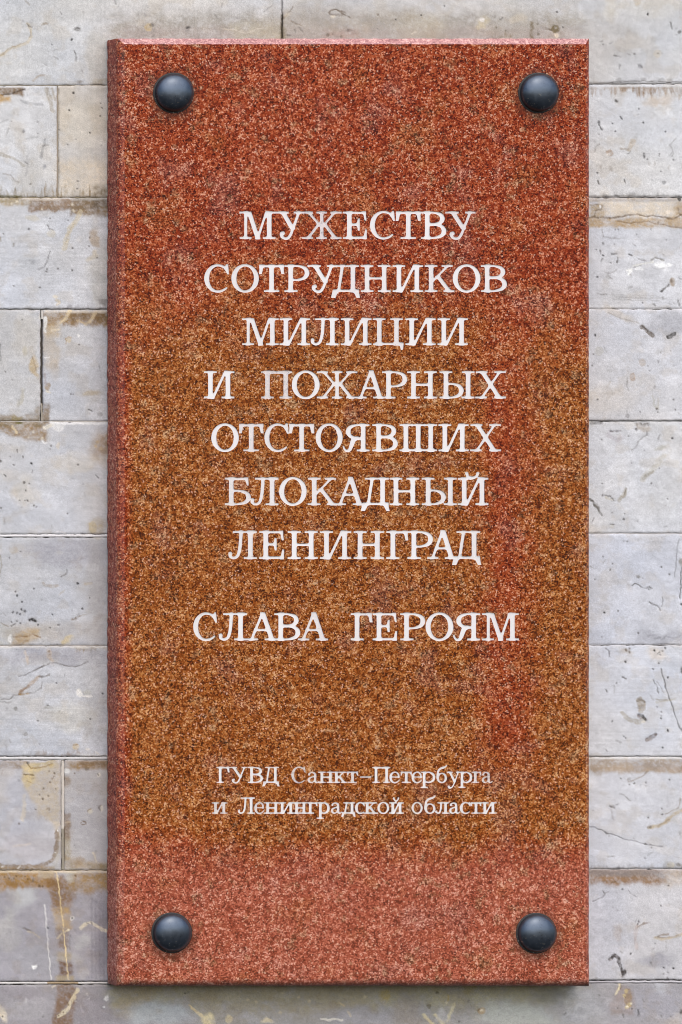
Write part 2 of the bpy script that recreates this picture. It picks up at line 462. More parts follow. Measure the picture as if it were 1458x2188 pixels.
st([(1377, 329), (1378, 336)], 3, BK, .9); st([(1409, 328), (1410, 333)], 3, DK, .9); st([(1279, 386), (1281, 392)], 3, DK, .9); st([(1335, 385), (1337, 390)], 3, DK, .9)
st([(1353, 302), (1346, 318)], 11, (196, 184, 168), .85); st([(1329, 317), (1342, 318)], 5, (160, 150, 136), .8); st([(1348, 323), (1343, 329)], 2, DK, .8); el(1304, 327, 7, 7, (176, 156, 138), .85); el(1301, 330, 4, 2.5, WH, .8); st([(1271, 324), (1273, 316), (1282, 308)], 2.4, (124, 116, 110), .8)
el(1419, 390, 4.5, 4.5, (128, 128, 130), .8); el(1419, 390, 2, 2, (190, 190, 190), .9); st([(1432, 310), (1440, 324), (1438, 334)], 1.8, GR, .8); st([(1445, 296), (1432, 311)], 1.8, GR, .8)
for x, y in ((1308, 362), (1304, 360), (1285, 357), (1388, 350), (1430, 358), (1400, 350)): el(x, y, 2.5, 5, (186, 182, 178), .8)
bd(1258, 1470, 411, 422, (160, 158, 158), .7, 2, 4, 1); st([(1316, 418), (1330, 420), (1345, 422)], 3, DK, .8)
# ---- course 2
bd(-20, 68, 424, 438, (178, 160, 132), .9, 4, 6); bd(62, 162, 424, 450, (152, 131, 112), .95, 4, 8); bd(152, 236, 424, 460, (140, 121, 98), .95, 5, 8); bd(196, 236, 424, 444, (104, 92, 78), .7, 7)
bd(-20, 40, 424, 432, (150, 132, 88), .6, 3); bd(60, 130, 421, 428, (206, 196, 184), .8, 2, 3); bd(150, 236, 421, 428, (176, 172, 166), .8, 2, 3); dots(CR, .9, (36, 431, 3), (24, 434, 2), (90, 446, 2), (155, 437, 3.5), (157, 450, 3))
st([(172, 452), (164, 470), (150, 490), (142, 510), (137, 530)], 11, (208, 196, 170), .75); st([(160, 476), (148, 494), (141, 516)], 2, (176, 158, 126), .6)
el(200, 510, 10, 20, (178, 156, 128), .65); el(196, 550, 8, 12, (196, 184, 160), .6)
el(62, 490, 3, 2, BK, .85); st([(102, 481), (106, 490), (114, 492)], 2.2, DK, .8); el(70, 562, 4.5, 4, (120, 120, 122), .85); el(60, 562, 26, 18, (188, 190, 194), .5)
st([(108, 537), (103, 552), (97, 566), (92, 573), (80, 577)], 2, (108, 106, 106), .8); dots(DK, .85, (124, 575, 2), (99, 580, 2.2), (101, 574, 1.8), (30, 612, 2), (86, 614, 2.2), (156, 531, 2), (144, 471, 1.4), (106, 467, 1.6), (8, 500, 1.8), (207, 551, 1.6), (155, 578, 2.4), (192, 508, 2), (190, 526, 2))
st([(29, 520), (28, 526)], 3, (130, 124, 110), .8); st([(1, 506), (2, 515)], 4, (156, 142, 120), .8); el(118, 634, 6, 3.5, CR, .9); st([(118, 640), (126, 645), (122, 652)], 5, (206, 190, 162), .7); el(110, 500, 10, 8, (206, 198, 182), .6); el(75, 468, 12, 8, (204, 196, 178), .6)
bd(136, 236, 650, 661, (142, 138, 140), .75, 4, 4, 1); el(222, 645, 12, 10, (120, 112, 106), .6); bd(60, 130, 655, 661, GR, .5, 3, 3, 1)
bd(1258, 1470, 421, 432, (178, 168, 158), .8, 3, 4); bd(1280, 1452, 431, 463, (226, 214, 198), .9, 6, 8); bd(1258, 1290, 436, 472, (186, 168, 142), .85, 6); bd(1258, 1470, 466, 486, (188, 164, 132), .9, 4, 6); bd(1440, 1470, 430, 470, (186, 160, 126), .7, 8)
bd(1320, 1400, 452, 466, (206, 190, 170), .6, 5)
st([(1255, 465), (1275, 464), (1300, 466), (1330, 464), (1345, 459), (1362, 458), (1380, 463), (1395, 461), (1420, 464), (1440, 468), (1462, 458)], 2.6, (112, 94, 72), .9)
st([(1318, 472), (1340, 477), (1365, 476), (1385, 473), (1405, 478), (1430, 484), (1462, 488)], 2, (130, 108, 82), .8); st([(1271, 464), (1274, 450), (1286, 447), (1288, 440), (1280, 437), (1262, 439)], 2.4, (118, 104, 86), .8); el(1283, 441, 3, 3, WH, .9)
el(1453, 425, 5, 5, BK, .9); st([(1450, 445), (1452, 456), (1458, 462)], 3, (130, 110, 86), .7); st([(1287, 490), (1291, 505), (1305, 508), (1335, 510)], 1.8, GR, .8)
el(1409, 568, 19, 7, (254, 254, 254), 1.0); el(1430, 566, 6, 4, (250, 250, 250), .9); el(1366, 574, 9, 4, (250, 250, 250), .95); st([(1341, 578), (1350, 576), (1344, 586)], 5, (244, 243, 240), .9); st([(1352, 568), (1380, 562), (1396, 560)], 3, (236, 234, 226), .7)
st([(1364, 552), (1380, 556)], 2.4, DK, .7); st([(1392, 556), (1400, 550), (1412, 552), (1420, 557)], 3, (116, 112, 100), .8); st([(1355, 570), (1372, 566)], 2, GR, .7); st([(1396, 574), (1420, 574)], 1.8, DK, .5)
el(1437, 602, 7, 9, (168, 152, 134), .85); el(1435, 601, 3, 4, (128, 112, 98), .8); st([(1429, 608), (1420, 616), (1413, 623)], 3.8, (106, 102, 98), .85); el(1414, 622, 3, 2, BK, .7)
st([(1344, 543), (1350, 546)], 2.6, BK, .9); st([(1308, 544), (1317, 543)], 3, (96, 95, 94), .85); st([(1321, 550), (1319, 560)], 2.6, DK, .85); st([(1282, 534), (1284, 542)], 2.4, DK, .8); st([(1289, 552), (1286, 558)], 3, DK, .7); dots(BK, .85, (1290, 546, 2), (1277, 593, 2.1), (1374, 647, 1.8), (1275, 533, 1.4), (1306, 562, 1.6))
st([(1292, 580), (1302, 590), (1310, 596)], 2, GR, .85); st([(1300, 584), (1312, 581), (1318, 577)], 2, GR, .85); st([(1298, 590), (1304, 594)], 5, (176, 174, 172), .7); st([(1278, 628), (1296, 629)], 3, GR, .7); st([(1344, 615), (1352, 613)], 3, GR, .7); st([(1353, 521), (1358, 524)], 2.6, DK, .6); st([(1349, 586), (1350, 592)], 3, GR, .8); st([(1450, 643), (1454, 655)], 2.4, DK, .7); st([(1452, 593), (1456, 597)], 2.4, DK, .7)
dots(DK, .6, (1290, 520, 3), (1315, 522, 1.6), (1316, 490, 2), (1322, 491, 1.8), (1391, 489, 1.6), (1425, 514, 1.6), (1360, 500, 1.4))
for y in (630, 636, 640, 634): st([(1300 + y % 7 * 4, y), (1380, y + 2), (1410 + y % 5 * 5, y + 3)], 1.6, GR, .5)
# ---- course 3
st([(1.5, 735), (2, 770)], 2, DK, .7); el(75, 785, 9, 20, (198, 172, 126), .75); st([(70, 762), (73, 775), (78, 792)], 2, (130, 112, 88), .7); el(45, 850, 7, 16, (184, 178, 164), .7); st([(42, 855), (40, 868)], 2, GR, .6); el(54, 750, 5, 10, (194, 186, 168), .7)
MK.append(('p', [(-5, 890), (25, 887), (52, 888), (70, 880), (80, 872), (88, 868), (90, 903), (-5, 903)], (146, 128, 104), .85)); bd(-20, 88, 893, 903, (120, 108, 88), .6, 3); el(43, 890, 12, 5, (146, 130, 84), .7)
dots(DK, .8, (13, 794, 1.8), (48, 682, 1.6), (27, 812, 1.4))
bd(94, 236, 667, 694, (152, 124, 86), .85, 6, 12); bd(150, 236, 665, 690, (118, 94, 66), .7, 8, 10); bd(94, 236, 663, 668, (218, 206, 190), .7, 2, 3); st([(150, 664), (142, 680), (130, 690)], 6, (226, 206, 172), .8); st([(205, 668), (196, 684), (184, 694)], 6, (214, 194, 160), .7); st([(165, 684), (180, 690)], 4, (208, 184, 146), .6)
bd(98, 130, 690, 720, (196, 174, 140), .6, 8, 10); st([(97, 680), (98, 695), (97, 706)], 7, (230, 228, 224), .95); st([(89, 668), (87, 680)], 6, (226, 222, 216), .9); st([(112, 706), (128, 704)], 4, (232, 220, 198), .9)
st([(142, 734), (141, 724), (148, 720), (154, 722)], 2.2, (168, 138, 96), .85); el(148, 727, 6, 6, (206, 190, 160), .7); el(168, 717, 2.5, 3, WH, .9); st([(98, 766), (107, 765)], 1.8, WH, .8); el(103, 826, 6, 8, (164, 142, 114), .8); st([(100, 836), (108, 838)], 3, CR, .8)
st([(97, 800), (99, 820)], 4, (150, 132, 128), .6); bd(93, 107, 862, 907, (142, 126, 108), .85, 3, 6); st([(90, 864), (92, 900)], 4, (206, 196, 182), .7); dots(DK, .9, (152, 842, 1.5), (157, 842, 1.4), (169, 737, 1.6)); st([(190, 876), (197, 878)], 2.4, BK, .85); st([(212, 780), (215, 790)], 2.4, (124, 124, 120), .8); el(205, 835, 16, 6, (186, 172, 146), .6); el(214, 885, 6, 4, GR, .7)
st([(1369, 697), (1380, 706), (1395, 718)], 7.5, (112, 102, 92), .95); st([(1372, 698), (1384, 708)], 2, (70, 64, 60), .7); st([(1428, 720), (1436, 717), (1441, 714)], 8, (72, 70, 68), .95); el(1271, 716, 3, 3.6, (54, 52, 52), .9)
st([(1300, 668), (1325, 680), (1345, 684), (1365, 691)], 2.6, (166, 160, 154), .75); el(1352, 806, 7, 9, (178, 158, 142), .75); st([(1340, 808), (1338, 824), (1344, 834)], 2.2, GR, .85); el(1373, 774, 7, 8, (192, 182, 174), .8); st([(1296, 828), (1303, 816)], 3.4, (184, 178, 172), .8); el(1303, 792, 7, 3, (170, 168, 166), .6)
st([(1395, 845), (1398, 865), (1404, 872)], 4, (190, 188, 180), .7); st([(1408, 850), (1405, 874)], 4, (190, 186, 178), .7); dots(DK, .9, (1277, 854, 2), (1411, 754, 1.8), (1384, 782, 1.5), (1406, 882, 1.9), (1368, 880, 1.4), (1403, 874, 2.2), (1438, 854, 1.7), (1268, 756, 1.6), (1265, 781, 2), (1442, 875, 1.7)); el(1340, 889, 4, 4.5, (150, 146, 146), .8); st([(1340, 882), (1341, 873)], 2, GR, .6)
st([(1290, 740), (1297, 752)], 2.6, GR, .7); el(1280, 750, 10, 10, (190, 188, 182), .6); el(1407, 752, 8, 6, (196, 194, 194), .5)
# ---- course 4
MK.append(('p', [(-5, 904), (103, 904), (101, 930), (99, 943), (78, 943), (55, 940), (36, 931), (-5, 925)], (154, 127, 92), .95)); bd(-20, 100, 902, 911, (128, 112, 84), .6, 3); st([(28, 912), (33, 918), (36, 923)], 5, (226, 206, 170), .9); dots(CR, .85, (71, 923, 2.5), (90, 937, 3.5), (62, 934, 1.6)); st([(92, 942), (96, 947), (99, 945)], 3, WH, .8); el(42, 903, 8, 3.5, (98, 92, 44), .95)
st([(95, 914), (104, 911), (114, 908)], 7, (230, 222, 208), .95); MK.append(('p', [(108, 900), (236, 902), (236, 907), (140, 908), (136, 918), (126, 924), (117, 919), (112, 912)], (229, 227, 226), .9))
bd(206, 238, 925, 972, (156, 126, 92), .8, 10, 10); dots((214, 190, 150), .8, (209, 945, 4), (216, 958, 4), (205, 953, 3)); el(215, 960, 20, 40, (176, 158, 138), .5)
el(125, 952, 4, 7, (214, 204, 190), .8); st([(37, 961), (38, 966)], 2.4, DK, .9); el(68, 991, 2.7, 2.4, BK, .95); st([(8, 1015), (13, 1018)], 3, BK, .95); st([(205, 1015), (211, 1020)], 2.6, BK, .9); dots(DK, .85, (110, 952, 2.2), (108, 959, 1.5), (22, 975, 1.6), (50, 977, 2.2), (30, 993, 1.8), (167, 993, 1.8), (52, 1031, 2.8), (63, 1032, 2), (56, 1048, 1.4), (43, 1070, 1.8), (60, 1070, 2.1), (73, 1079, 1.7), (54, 1070, 1.5), (78, 1083, 1.6), (145, 1098, 2), (2, 1085, 2.4), (1, 985, 3)); st([(128, 968), (136, 968)], 1.8, DK, .7)
st([(70, 1004), (69, 1010)], 1.5, DK, .6); st([(150, 1026), (157, 1023)], 3, GR, .6); st([(10, 1105), (11, 1118)], 2, GR, .7); MK.append(('p', [(190, 1118), (200, 1113), (208, 1122), (206, 1138), (196, 1139), (190, 1130)], (208, 194, 160), .9)); el(216, 1125, 5, 4, (206, 196, 176), .9); el(205, 1128, 24, 16, (182, 168, 146), .6); st([(118, 1138), (124, 1134), (140, 1140)], 2.4, (232, 228, 228), .8)
bd(1358, 1388, 903, 912, (92, 82, 72), .9, 3, 5, 1); bd(1262, 1290, 901, 905, DK, .8, 2, 3); el(1372, 912, 14, 6, (178, 164, 148), .6); el(1360, 918, 2.4, 3.6, DK, .85); st([(1304, 922), (1328, 921)], 3.4, (110, 104, 106), .85); el(1306, 922, 2.6, 2.4, BK, .8); el(1315, 930, 16, 8, (198, 192, 198), .6)
st([(1383, 924), (1382, 930), (1372, 937), (1362, 946)], 2.6, (132, 130, 128), .8); st([(1366, 944), (1360, 956), (1352, 963)], 2, (140, 138, 138), .8); st([(1411, 929), (1408, 938)], 2.8, GR, .8); el(1437, 936, 2.4, 2, BK, .95); dots(DK, .85, (1286, 940, 1.8), (1344, 932, 1.4), (1377, 963, 1.5), (1410, 1001, 1.5), (1350, 990, 1.3), (1392, 1034, 2), (1287, 1058, 2.2), (1288, 1032, 1.5), (1334, 1111, 2), (1335, 1098, 1.6), (1309, 1096, 1.6), (1427, 1065, 1.7))
el(1416, 954, 13, 5, (180, 176, 164), .6); st([(1373, 1024), (1383, 1014), (1402, 996), (1420, 975)], 12, (200, 194, 180), .5); st([(1374, 1024), (1384, 1013), (1396, 1008)], 5, (158, 152, 138), .65)
st([(1338, 1046), (1335, 1058), (1323, 1068)], 7, (172, 164, 148), .85); st([(1339, 1044), (1336, 1057)], 2.4, (122, 116, 106), .8); st([(1293, 1058), (1304, 1060), (1313, 1071)], 3, (100, 96, 90), .85); st([(1297, 1063), (1308, 1068)], 4, (196, 188, 172), .7)
st([(1260, 1066), (1268, 1073), (1274, 1083), (1280, 1092), (1287, 1101)], 4, (92, 88, 80), .9); st([(1275, 1080), (1279, 1086)], 6, (112, 106, 96), .8); st([(1270, 1107), (1266, 1117)], 2.6, DK, .7); st([(1304, 1119), (1313, 1120)], 2.4, DK, .85); el(1308, 1124, 6, 4, (196, 192, 184), .7)
# ---- course 5
st([(0, 1185), (4, 1205), (1, 1232)], 2.4, (154, 144, 128), .8); el(128, 1182, 8, 4, (206, 204, 204), .6); el(30, 1175, 10, 8, (188, 176, 160), .5); st([(143, 1217), (144, 1223), (142, 1228), (132, 1233)], 2.6, (112, 110, 108), .8)
st([(93, 1246), (97, 1251), (112, 1253), (125, 1250)], 6, (170, 162, 154), .8); st([(126, 1270), (138, 1262)], 3, (178, 170, 160), .7); dots(BK, .9, (166, 1247, 2.8), (177, 1301, 2.4), (74, 1258, 1.8), (36, 1273, 2.2), (33, 1265, 1.8), (48, 1286, 2), (46, 1303, 2.5), (53, 1306, 3.2), (37, 1310, 2), (28, 1309, 2), (44, 1313, 2.4), (76, 1327, 2.9), (82, 1334, 2.3), (36, 1328, 1.6), (44, 1333, 2), (26, 1329, 1.8), (191, 1278, 1.5), (20, 1192, 1.4), (113, 1312, 1.8), (45, 1180, 1.6), (107, 1341, 1.6)); st([(63, 1326), (68, 1324), (72, 1325)], 5, BK, .95); st([(25, 1338), (32, 1334)], 2.8, (60, 56, 52), .85); st([(122, 1335), (128, 1335)], 2.2, DK, .8)
st([(182, 1247), (196, 1246)], 5, (182, 170, 150), .6); st([(154, 1323), (164, 1320), (172, 1317)], 3, (126, 110, 92), .85); st([(172, 1317), (186, 1312)], 2, (176, 164, 148), .7)
MK.append(('p', [(-5, 1330), (15, 1337), (27, 1345), (25, 1380), (-5, 1380)], (192, 190, 184), .7)); MK.append(('p', [(28, 1356), (45, 1346), (72, 1340), (86, 1344), (84, 1362), (70, 1366), (58, 1380), (25, 1380)], (182, 156, 116), .75)); st([(30, 1362), (55, 1360), (70, 1355), (86, 1362)], 2.6, (130, 100, 62), .8); st([(50, 1372), (62, 1368)], 3, (148, 118, 72), .7); MK.append(('p', [(17, 1360), (25, 1355), (24, 1374), (18, 1370)], WH, .95)); el(142, 1371, 15, 8, (208, 190, 152), .8); st([(0, 1330), (18, 1338)], 1.8, (140, 128, 110), .7)
st([(0, 1313), (8, 1310), (14, 1316)], 1.8, GR, .6)
el(1365, 1233, 5, 3.5, (126, 126, 124), .85); el(1366, 1232, 2.4, 1.6, (170, 170, 170), .8); st([(1353, 1252), (1357, 1247), (1362, 1249), (1370, 1254), (1380, 1257), (1388, 1253), (1394, 1257), (1386, 1258)], 2.1, (88, 86, 82), .9); st([(1388, 1286), (1398, 1291), (1406, 1297), (1412, 1304)], 2.4, (104, 102, 100), .85); el(1292, 1309, 2.7, 2.7, BK, .95)
st([(1451, 1152), (1448, 1172), (1445, 1200), (1442, 1232)], 1.8, (128, 128, 130), .85); el(1455, 1201, 5, 8, (152, 148, 142), .9); st([(1456, 1212), (1456, 1245), (1454, 1278)], 2.2, (84, 82, 82), .9); el(1457, 1291, 2.5, 3, BK, .8); st([(1414, 1295), (1418, 1284), (1417, 1277)], 2, DK, .7); dots(DK, .8, (1289, 1189, 1.8), (1309, 1204, 2), (1413, 1211, 2.2), (1304, 1216, 1.7), (1321, 1306, 2), (1365, 1353, 2.4), (1286, 1360, 1.6), (1431, 1227, 2.6), (1271, 1238, 1.5), (1333, 1156, 1.5), (1340, 1157, 2)); st([(1287, 1204), (1294, 1197)], 2, GR, .7); st([(1262, 1209), (1269, 1215)], 2.2, GR, .7)
for q in range(5): st([(1385 + q * 14, 1360 + (q % 3) * 4), (1397 + q * 14, 1358 + (q % 2) * 5)], 3, (150, 150, 154), .6)
bd(1390, 1440, 1156, 1166, (176, 178, 186), .7, 5, 5, 1)
# ---- course 6
st([(40, 1446), (55, 1442), (68, 1436), (80, 1429), (95, 1422), (108, 1418), (120, 1417), (140, 1422), (158, 1424), (172, 1422), (188, 1415)], 1.9, (118, 114, 112), .85); st([(74, 1433), (95, 1422)], 2.6, (110, 104, 100), .6)
st([(-5, 1495), (10, 1494), (20, 1494), (30, 1485), (45, 1485), (60, 1482), (75, 1478), (88, 1471), (91, 1458)], 1.9, (122, 118, 114), .8); st([(0, 1499), (14, 1501), (24, 1500)], 1.8, (130, 126, 120), .7)
st([(46, 1478), (60, 1466), (72, 1456), (82, 1446)], 7, (178, 156, 134), .75); st([(42, 1483), (62, 1464)], 5, (140, 116, 96), .75); st([(43, 1484), (60, 1482)], 3, (168, 138, 92), .8); st([(83, 1446), (96, 1445)], 2.6, (96, 88, 80), .85); st([(99, 1444), (106, 1442)], 3, (130, 122, 112), .8)
MK.append(('p', [(164, 1473), (169, 1470), (174, 1478), (178, 1484), (195, 1484), (197, 1489), (180, 1488), (170, 1489), (164, 1484)], (238, 234, 228), .98)); el(186, 1478, 9, 5, (186, 184, 172), .6)
bd(160, 238, 1382, 1394, (146, 128, 100), .75, 4, 6, 1); bd(-20, 236, 1379, 1385, (206, 200, 192), .6, 2, 3); st([(54, 1392), (58, 1408), (60, 1420)], 6, (208, 192, 176), .7); st([(105, 1388), (106, 1404), (112, 1412)], 8, (200, 184, 168), .6); dots((140, 116, 90), .7, (105, 1392, 2.4), (106, 1400, 2))
dots(BK, .85, (121, 1459, 1.8), (193, 1537, 2.3), (82, 1540, 1.8), (220, 1482, 2)); el(33, 1515, 4.5, 5, (130, 128, 124), .8); el(102, 1507, 3, 2, DK, .8); el(104, 1512, 9, 4, (166, 164, 160), .7); el(55, 1568, 4, 5, (140, 138, 136), .75); st([(20, 1580), (24, 1587)], 2.4, GR, .8); st([(13, 1594), (15, 1600)], 2.6, GR, .8); el(162, 1595, 7, 7, (214, 198, 170), .9); st([(157, 1592), (166, 1591)], 2, (140, 116, 88), .8); el(188, 1601, 4, 2.5, (226, 220, 212), .9); st([(206, 1607), (210, 1612)], 3, CR, .8); el(18, 1450, 6, 5, GR, .4)
bd(60, 238, 1603, 1618, (152, 136, 124), .8, 4, 6, 1); bd(-20, 80, 1608, 1618, (160, 158, 158), .7, 4, 5, 1); bd(165, 238, 1611, 1620, (226, 226, 228), .8, 3, 5)
st([(1368, 1498), (1372, 1508), (1371, 1514)], 15, (170, 158, 142), .85); st([(1362, 1498), (1370, 1495), (1376, 1500)], 4, (126, 116, 102), .85); st([(1362, 1510), (1374, 1507)], 1.8, (126, 116, 102), .7); st([(1362, 1514), (1376, 1511)], 1.6, (126, 116, 102), .6)
st([(1330, 1524), (1340, 1534), (1352, 1541), (1366, 1543), (1376, 1538)], 9, (178, 172, 162), .8); st([(1366, 1527), (1374, 1530), (1380, 1538)], 6, (52, 46, 42), .9); st([(1364, 1530), (1370, 1534)], 5, (140, 126, 118), .8); el(1374, 1543, 5, 3, (232, 226, 216), .8)
st([(1383, 1581), (1393, 1575), (1399, 1570)], 8, (116, 106, 104), .9); st([(1383, 1582), (1390, 1580)], 6, (166, 156, 152), .7); st([(1398, 1571), (1403, 1570)], 3, (130, 120, 118), .8)
st([(1413, 1430), (1418, 1450), (1424, 1475), (1430, 1492), (1437, 1508), (1444, 1530), (1452, 1552), (1462, 1572)], 2.4, (88, 86, 86), .85); st([(1396, 1450), (1402, 1462), (1405, 1472), (1408, 1482)], 2.2, (120, 118, 118), .8); st([(1405, 1456), (1412, 1468), (1418, 1480)], 1.6, GR, .8)
st([(1403, 1494), (1425, 1495)], 2, (150, 142, 126), .8); st([(1404, 1500), (1430, 1496), (1442, 1492)], 3.5, (180, 174, 158), .6); st([(1390, 1488), (1396, 1495)], 3, GR, .7); dots(BK, .9, (1427, 1447, 2.2), (1427, 1561, 2.6), (1416, 1598, 2.4), (1407, 1417, 2.2), (1395, 1429, 1.9), (1337, 1413, 2.2), (1318, 1460, 1.6), (1413, 1536, 2), (1337, 1577, 2), (1333, 1574, 1.6), (1308, 1541, 1.6), (1399, 1390, 2.4), (1421, 1384, 2)); el(1458, 1432, 4, 8, (80, 76, 72), .9)
st([(1295, 1386), (1302, 1392), (1303, 1402)], 3.4, (132, 130, 134), .8); dots((104, 92, 80), .8, (1338, 1390, 3), (1345, 1394, 2.4), (1346, 1387, 2)); st([(1330, 1447), (1338, 1450)], 2.2, DK, .8); st([(1294, 1474), (1297, 1480)], 2.4, DK, .85); st([(1312, 1465), (1313, 1482)], 3, (180, 180, 182), .8); st([(1318, 1583), (1327, 1587)], 3.4, GR, .7); st([(1294, 1600), (1297, 1606)], 2, DK, .7)
dots(DK, .6, (1410, 1393, 2), (1411, 1399, 2), (1416, 1391, 2), (1407, 1396, 1.6), (1412, 1521, 2), (1414, 1530, 2), (1404, 1511, 2))
# ---- course 7
bd(-20, 56, 1626, 1641, (152, 136, 122), .85, 4, 6); MK.append(('p', [(48, 1628), (130, 1626), (130, 1800), (112, 1760), (80, 1740), (60, 1690), (50, 1680)], (196, 180, 156), .75)); MK.append(('p', [(50, 1635), (75, 1632), (120, 1633), (110, 1645), (78, 1650), (74, 1672), (62, 1682), (50, 1676)], (212, 190, 142), .9)); el(95, 1632, 20, 4, (186, 168, 126), .6)
st([(58, 1628), (62, 1634), (66, 1642), (82, 1640), (96, 1639), (112, 1632)], 2.2, (138, 112, 66), .85); st([(52, 1653), (60, 1655), (73, 1655)], 2.6, (106, 86, 48), .9); st([(56, 1668), (66, 1672)], 2, (150, 124, 70), .8); el(60, 1630, 2, 3, DK, .8); st([(111, 1664), (117, 1658)], 2.2, (110, 90, 66), .85); dots((100, 86, 70), .85, (118, 1653, 2), (92, 1707, 2.6), (103, 1700, 1.8), (106, 1648, 1.6), (108, 1672, 2), (119, 1686, 1.6), (42, 1760, 1.8), (76, 1730, 1.5), (94, 1685, 2), (84, 1698, 1.8)); st([(100, 1729), (105, 1727), (106, 1731)], 2, (126, 108, 86), .8)
st([(52, 1700), (53, 1730), (48, 1752)], 7, (208, 198, 182), .7); st([(30, 1810), (48, 1805), (66, 1803)], 4, (206, 194, 184), .7); st([(10, 1643), (4, 1652)], 3, (170, 156, 150), .5)
st([(123, 1776), (122, 1800), (119, 1822), (114, 1836), (102, 1845), (84, 1850), (50, 1853), (20, 1852), (-5, 1848)], 8, (138, 118, 96), .9); bd(-20, 118, 1851, 1861, (158, 136, 108), .85, 3, 3); dots(WH, .95, (124, 1775, 2.4), (118, 1822, 2)); st([(10, 1850), (4, 1852)], 2, WH, .7); st([(44, 1850), (40, 1855)], 2, WH, .7)
MK.append(('p', [(126, 1780), (131, 1780), (131, 1858), (112, 1858), (120, 1840)], (178, 170, 156), .7))
bd(138, 238, 1626, 1646, (150, 124, 90), .85, 5, 8); bd(170, 238, 1626, 1640, (124, 98, 72), .6, 6); bd(137, 150, 1660, 1680, (156, 138, 120), .8, 5); bd(137, 151, 1738, 1792, (146, 128, 112), .9, 3, 8); bd(137, 152, 1790, 1840, (170, 158, 136), .7, 4); el(143, 1648, 7, 6, (226, 224, 222), .9); MK.append(('p', [(138, 1825), (160, 1832), (185, 1840), (236, 1848), (236, 1860), (138, 1860)], (172, 152, 122), .8)); el(165, 1840, 12, 8, (160, 138, 112), .6); bd(190, 238, 1846, 1860, (130, 114, 84), .6, 4)
el(212, 1656, 4.5, 5, (230, 222, 210), .95); st([(209, 1652), (211, 1657)], 1.8, BK, .8); el(160, 1653, 2, 2, (90, 72, 50), .9); el(194, 1733, 6, 6, (206, 198, 184), .9); st([(188, 1735), (190, 1730), (195, 1728)], 2, (130, 112, 92), .85); st([(218, 1728), (216, 1720), (212, 1726), (216, 1732)], 2.8, (84, 72, 62), .9); el(218, 1727, 3, 7, (226, 218, 204), .9); st([(177, 1754), (183, 1756), (182, 1761), (176, 1761)], 2.4, (118, 96, 76), .9); st([(172, 1758), (174, 1757)], 2, (130, 110, 90), .8); st([(199, 1822), (204, 1832), (206, 1842)], 4, (214, 204, 188), .9)
st([(139, 1758), (150, 1757)], 1.6, (206, 190, 168), .8)
bd(1258, 1470, 1621, 1652, (174, 160, 146), .9, 5, 8); bd(1262, 1470, 1638, 1650, (176, 154, 130), .5, 4, 5); bd(1358, 1470, 1630, 1648, (160, 146, 136), .5, 5); bd(1258, 1470, 1617, 1622, (222, 218, 212), .8, 2, 2)
st([(1341, 1665), (1344, 1670), (1354, 1668), (1366, 1662), (1376, 1658), (1382, 1648)], 2.2, (146, 132, 116), .8); el(1345, 1664, 4, 3, GR, .6); dots(DK, .9, (1356, 1675, 1.8), (1346, 1676, 1.6), (1381, 1673, 1.8), (1431, 1665, 2), (1327, 1663, 1.5), (1415, 1728, 1.8), (1386, 1748, 2), (1416, 1740, 2), (1379, 1803, 1.8)); st([(1325, 1696), (1335, 1698)], 1.8, GR, .8); st([(1337, 1701), (1343, 1707), (1349, 1711)], 2.6, GR, .85); st([(1303, 1721), (1307, 1723), (1312, 1724)], 4.6, (116, 112, 110), .85); st([(1318, 1720), (1322, 1719)], 2.4, DK, .7); st([(1307, 1730), (1309, 1742), (1311, 1750)], 4, (180, 176, 178), .8)
st([(1388, 1768), (1400, 1766), (1412, 1764), (1422, 1757), (1432, 1748), (1445, 1738), (1462, 1728)], 7, (194, 178, 152), .9); st([(1386, 1768), (1390, 1767)], 5, (120, 108, 94), .9); st([(1406, 1766), (1420, 1758), (1430, 1751)], 1.8, (130, 114, 94), .6); st([(1422, 1740), (1440, 1731), (1452, 1725), (1454, 1705)], 1.8, (150, 138, 120), .8)
st([(1258, 1765), (1275, 1770), (1290, 1776), (1300, 1781), (1312, 1784), (1325, 1790), (1340, 1794), (1358, 1798), (1372, 1802), (1380, 1804), (1400, 1806), (1416, 1809)], 2, (96, 96, 100), .85); st([(1298, 1830), (1314, 1829)], 2.2, GR, .8); st([(1385, 1827), (1394, 1820)], 2.2, GR, .7); dots(DK, .6, (1302, 1787, 1.6), (1355, 1791, 1.5), (1392, 1811, 1.4), (1378, 1834, 1.8), (1268, 1733, 1.6)); el(1453, 1780, 4, 4, GR, .6)
bd(1258, 1470, 1845, 1856, (154, 152, 156), .8, 3, 5, 1); el(1434, 1849, 8, 6, (214, 206, 190), .9); el(1450, 1848, 5, 4, (110, 104, 100), .8); bd(1420, 1470, 1842, 1856, (150, 146, 140), .6, 4)
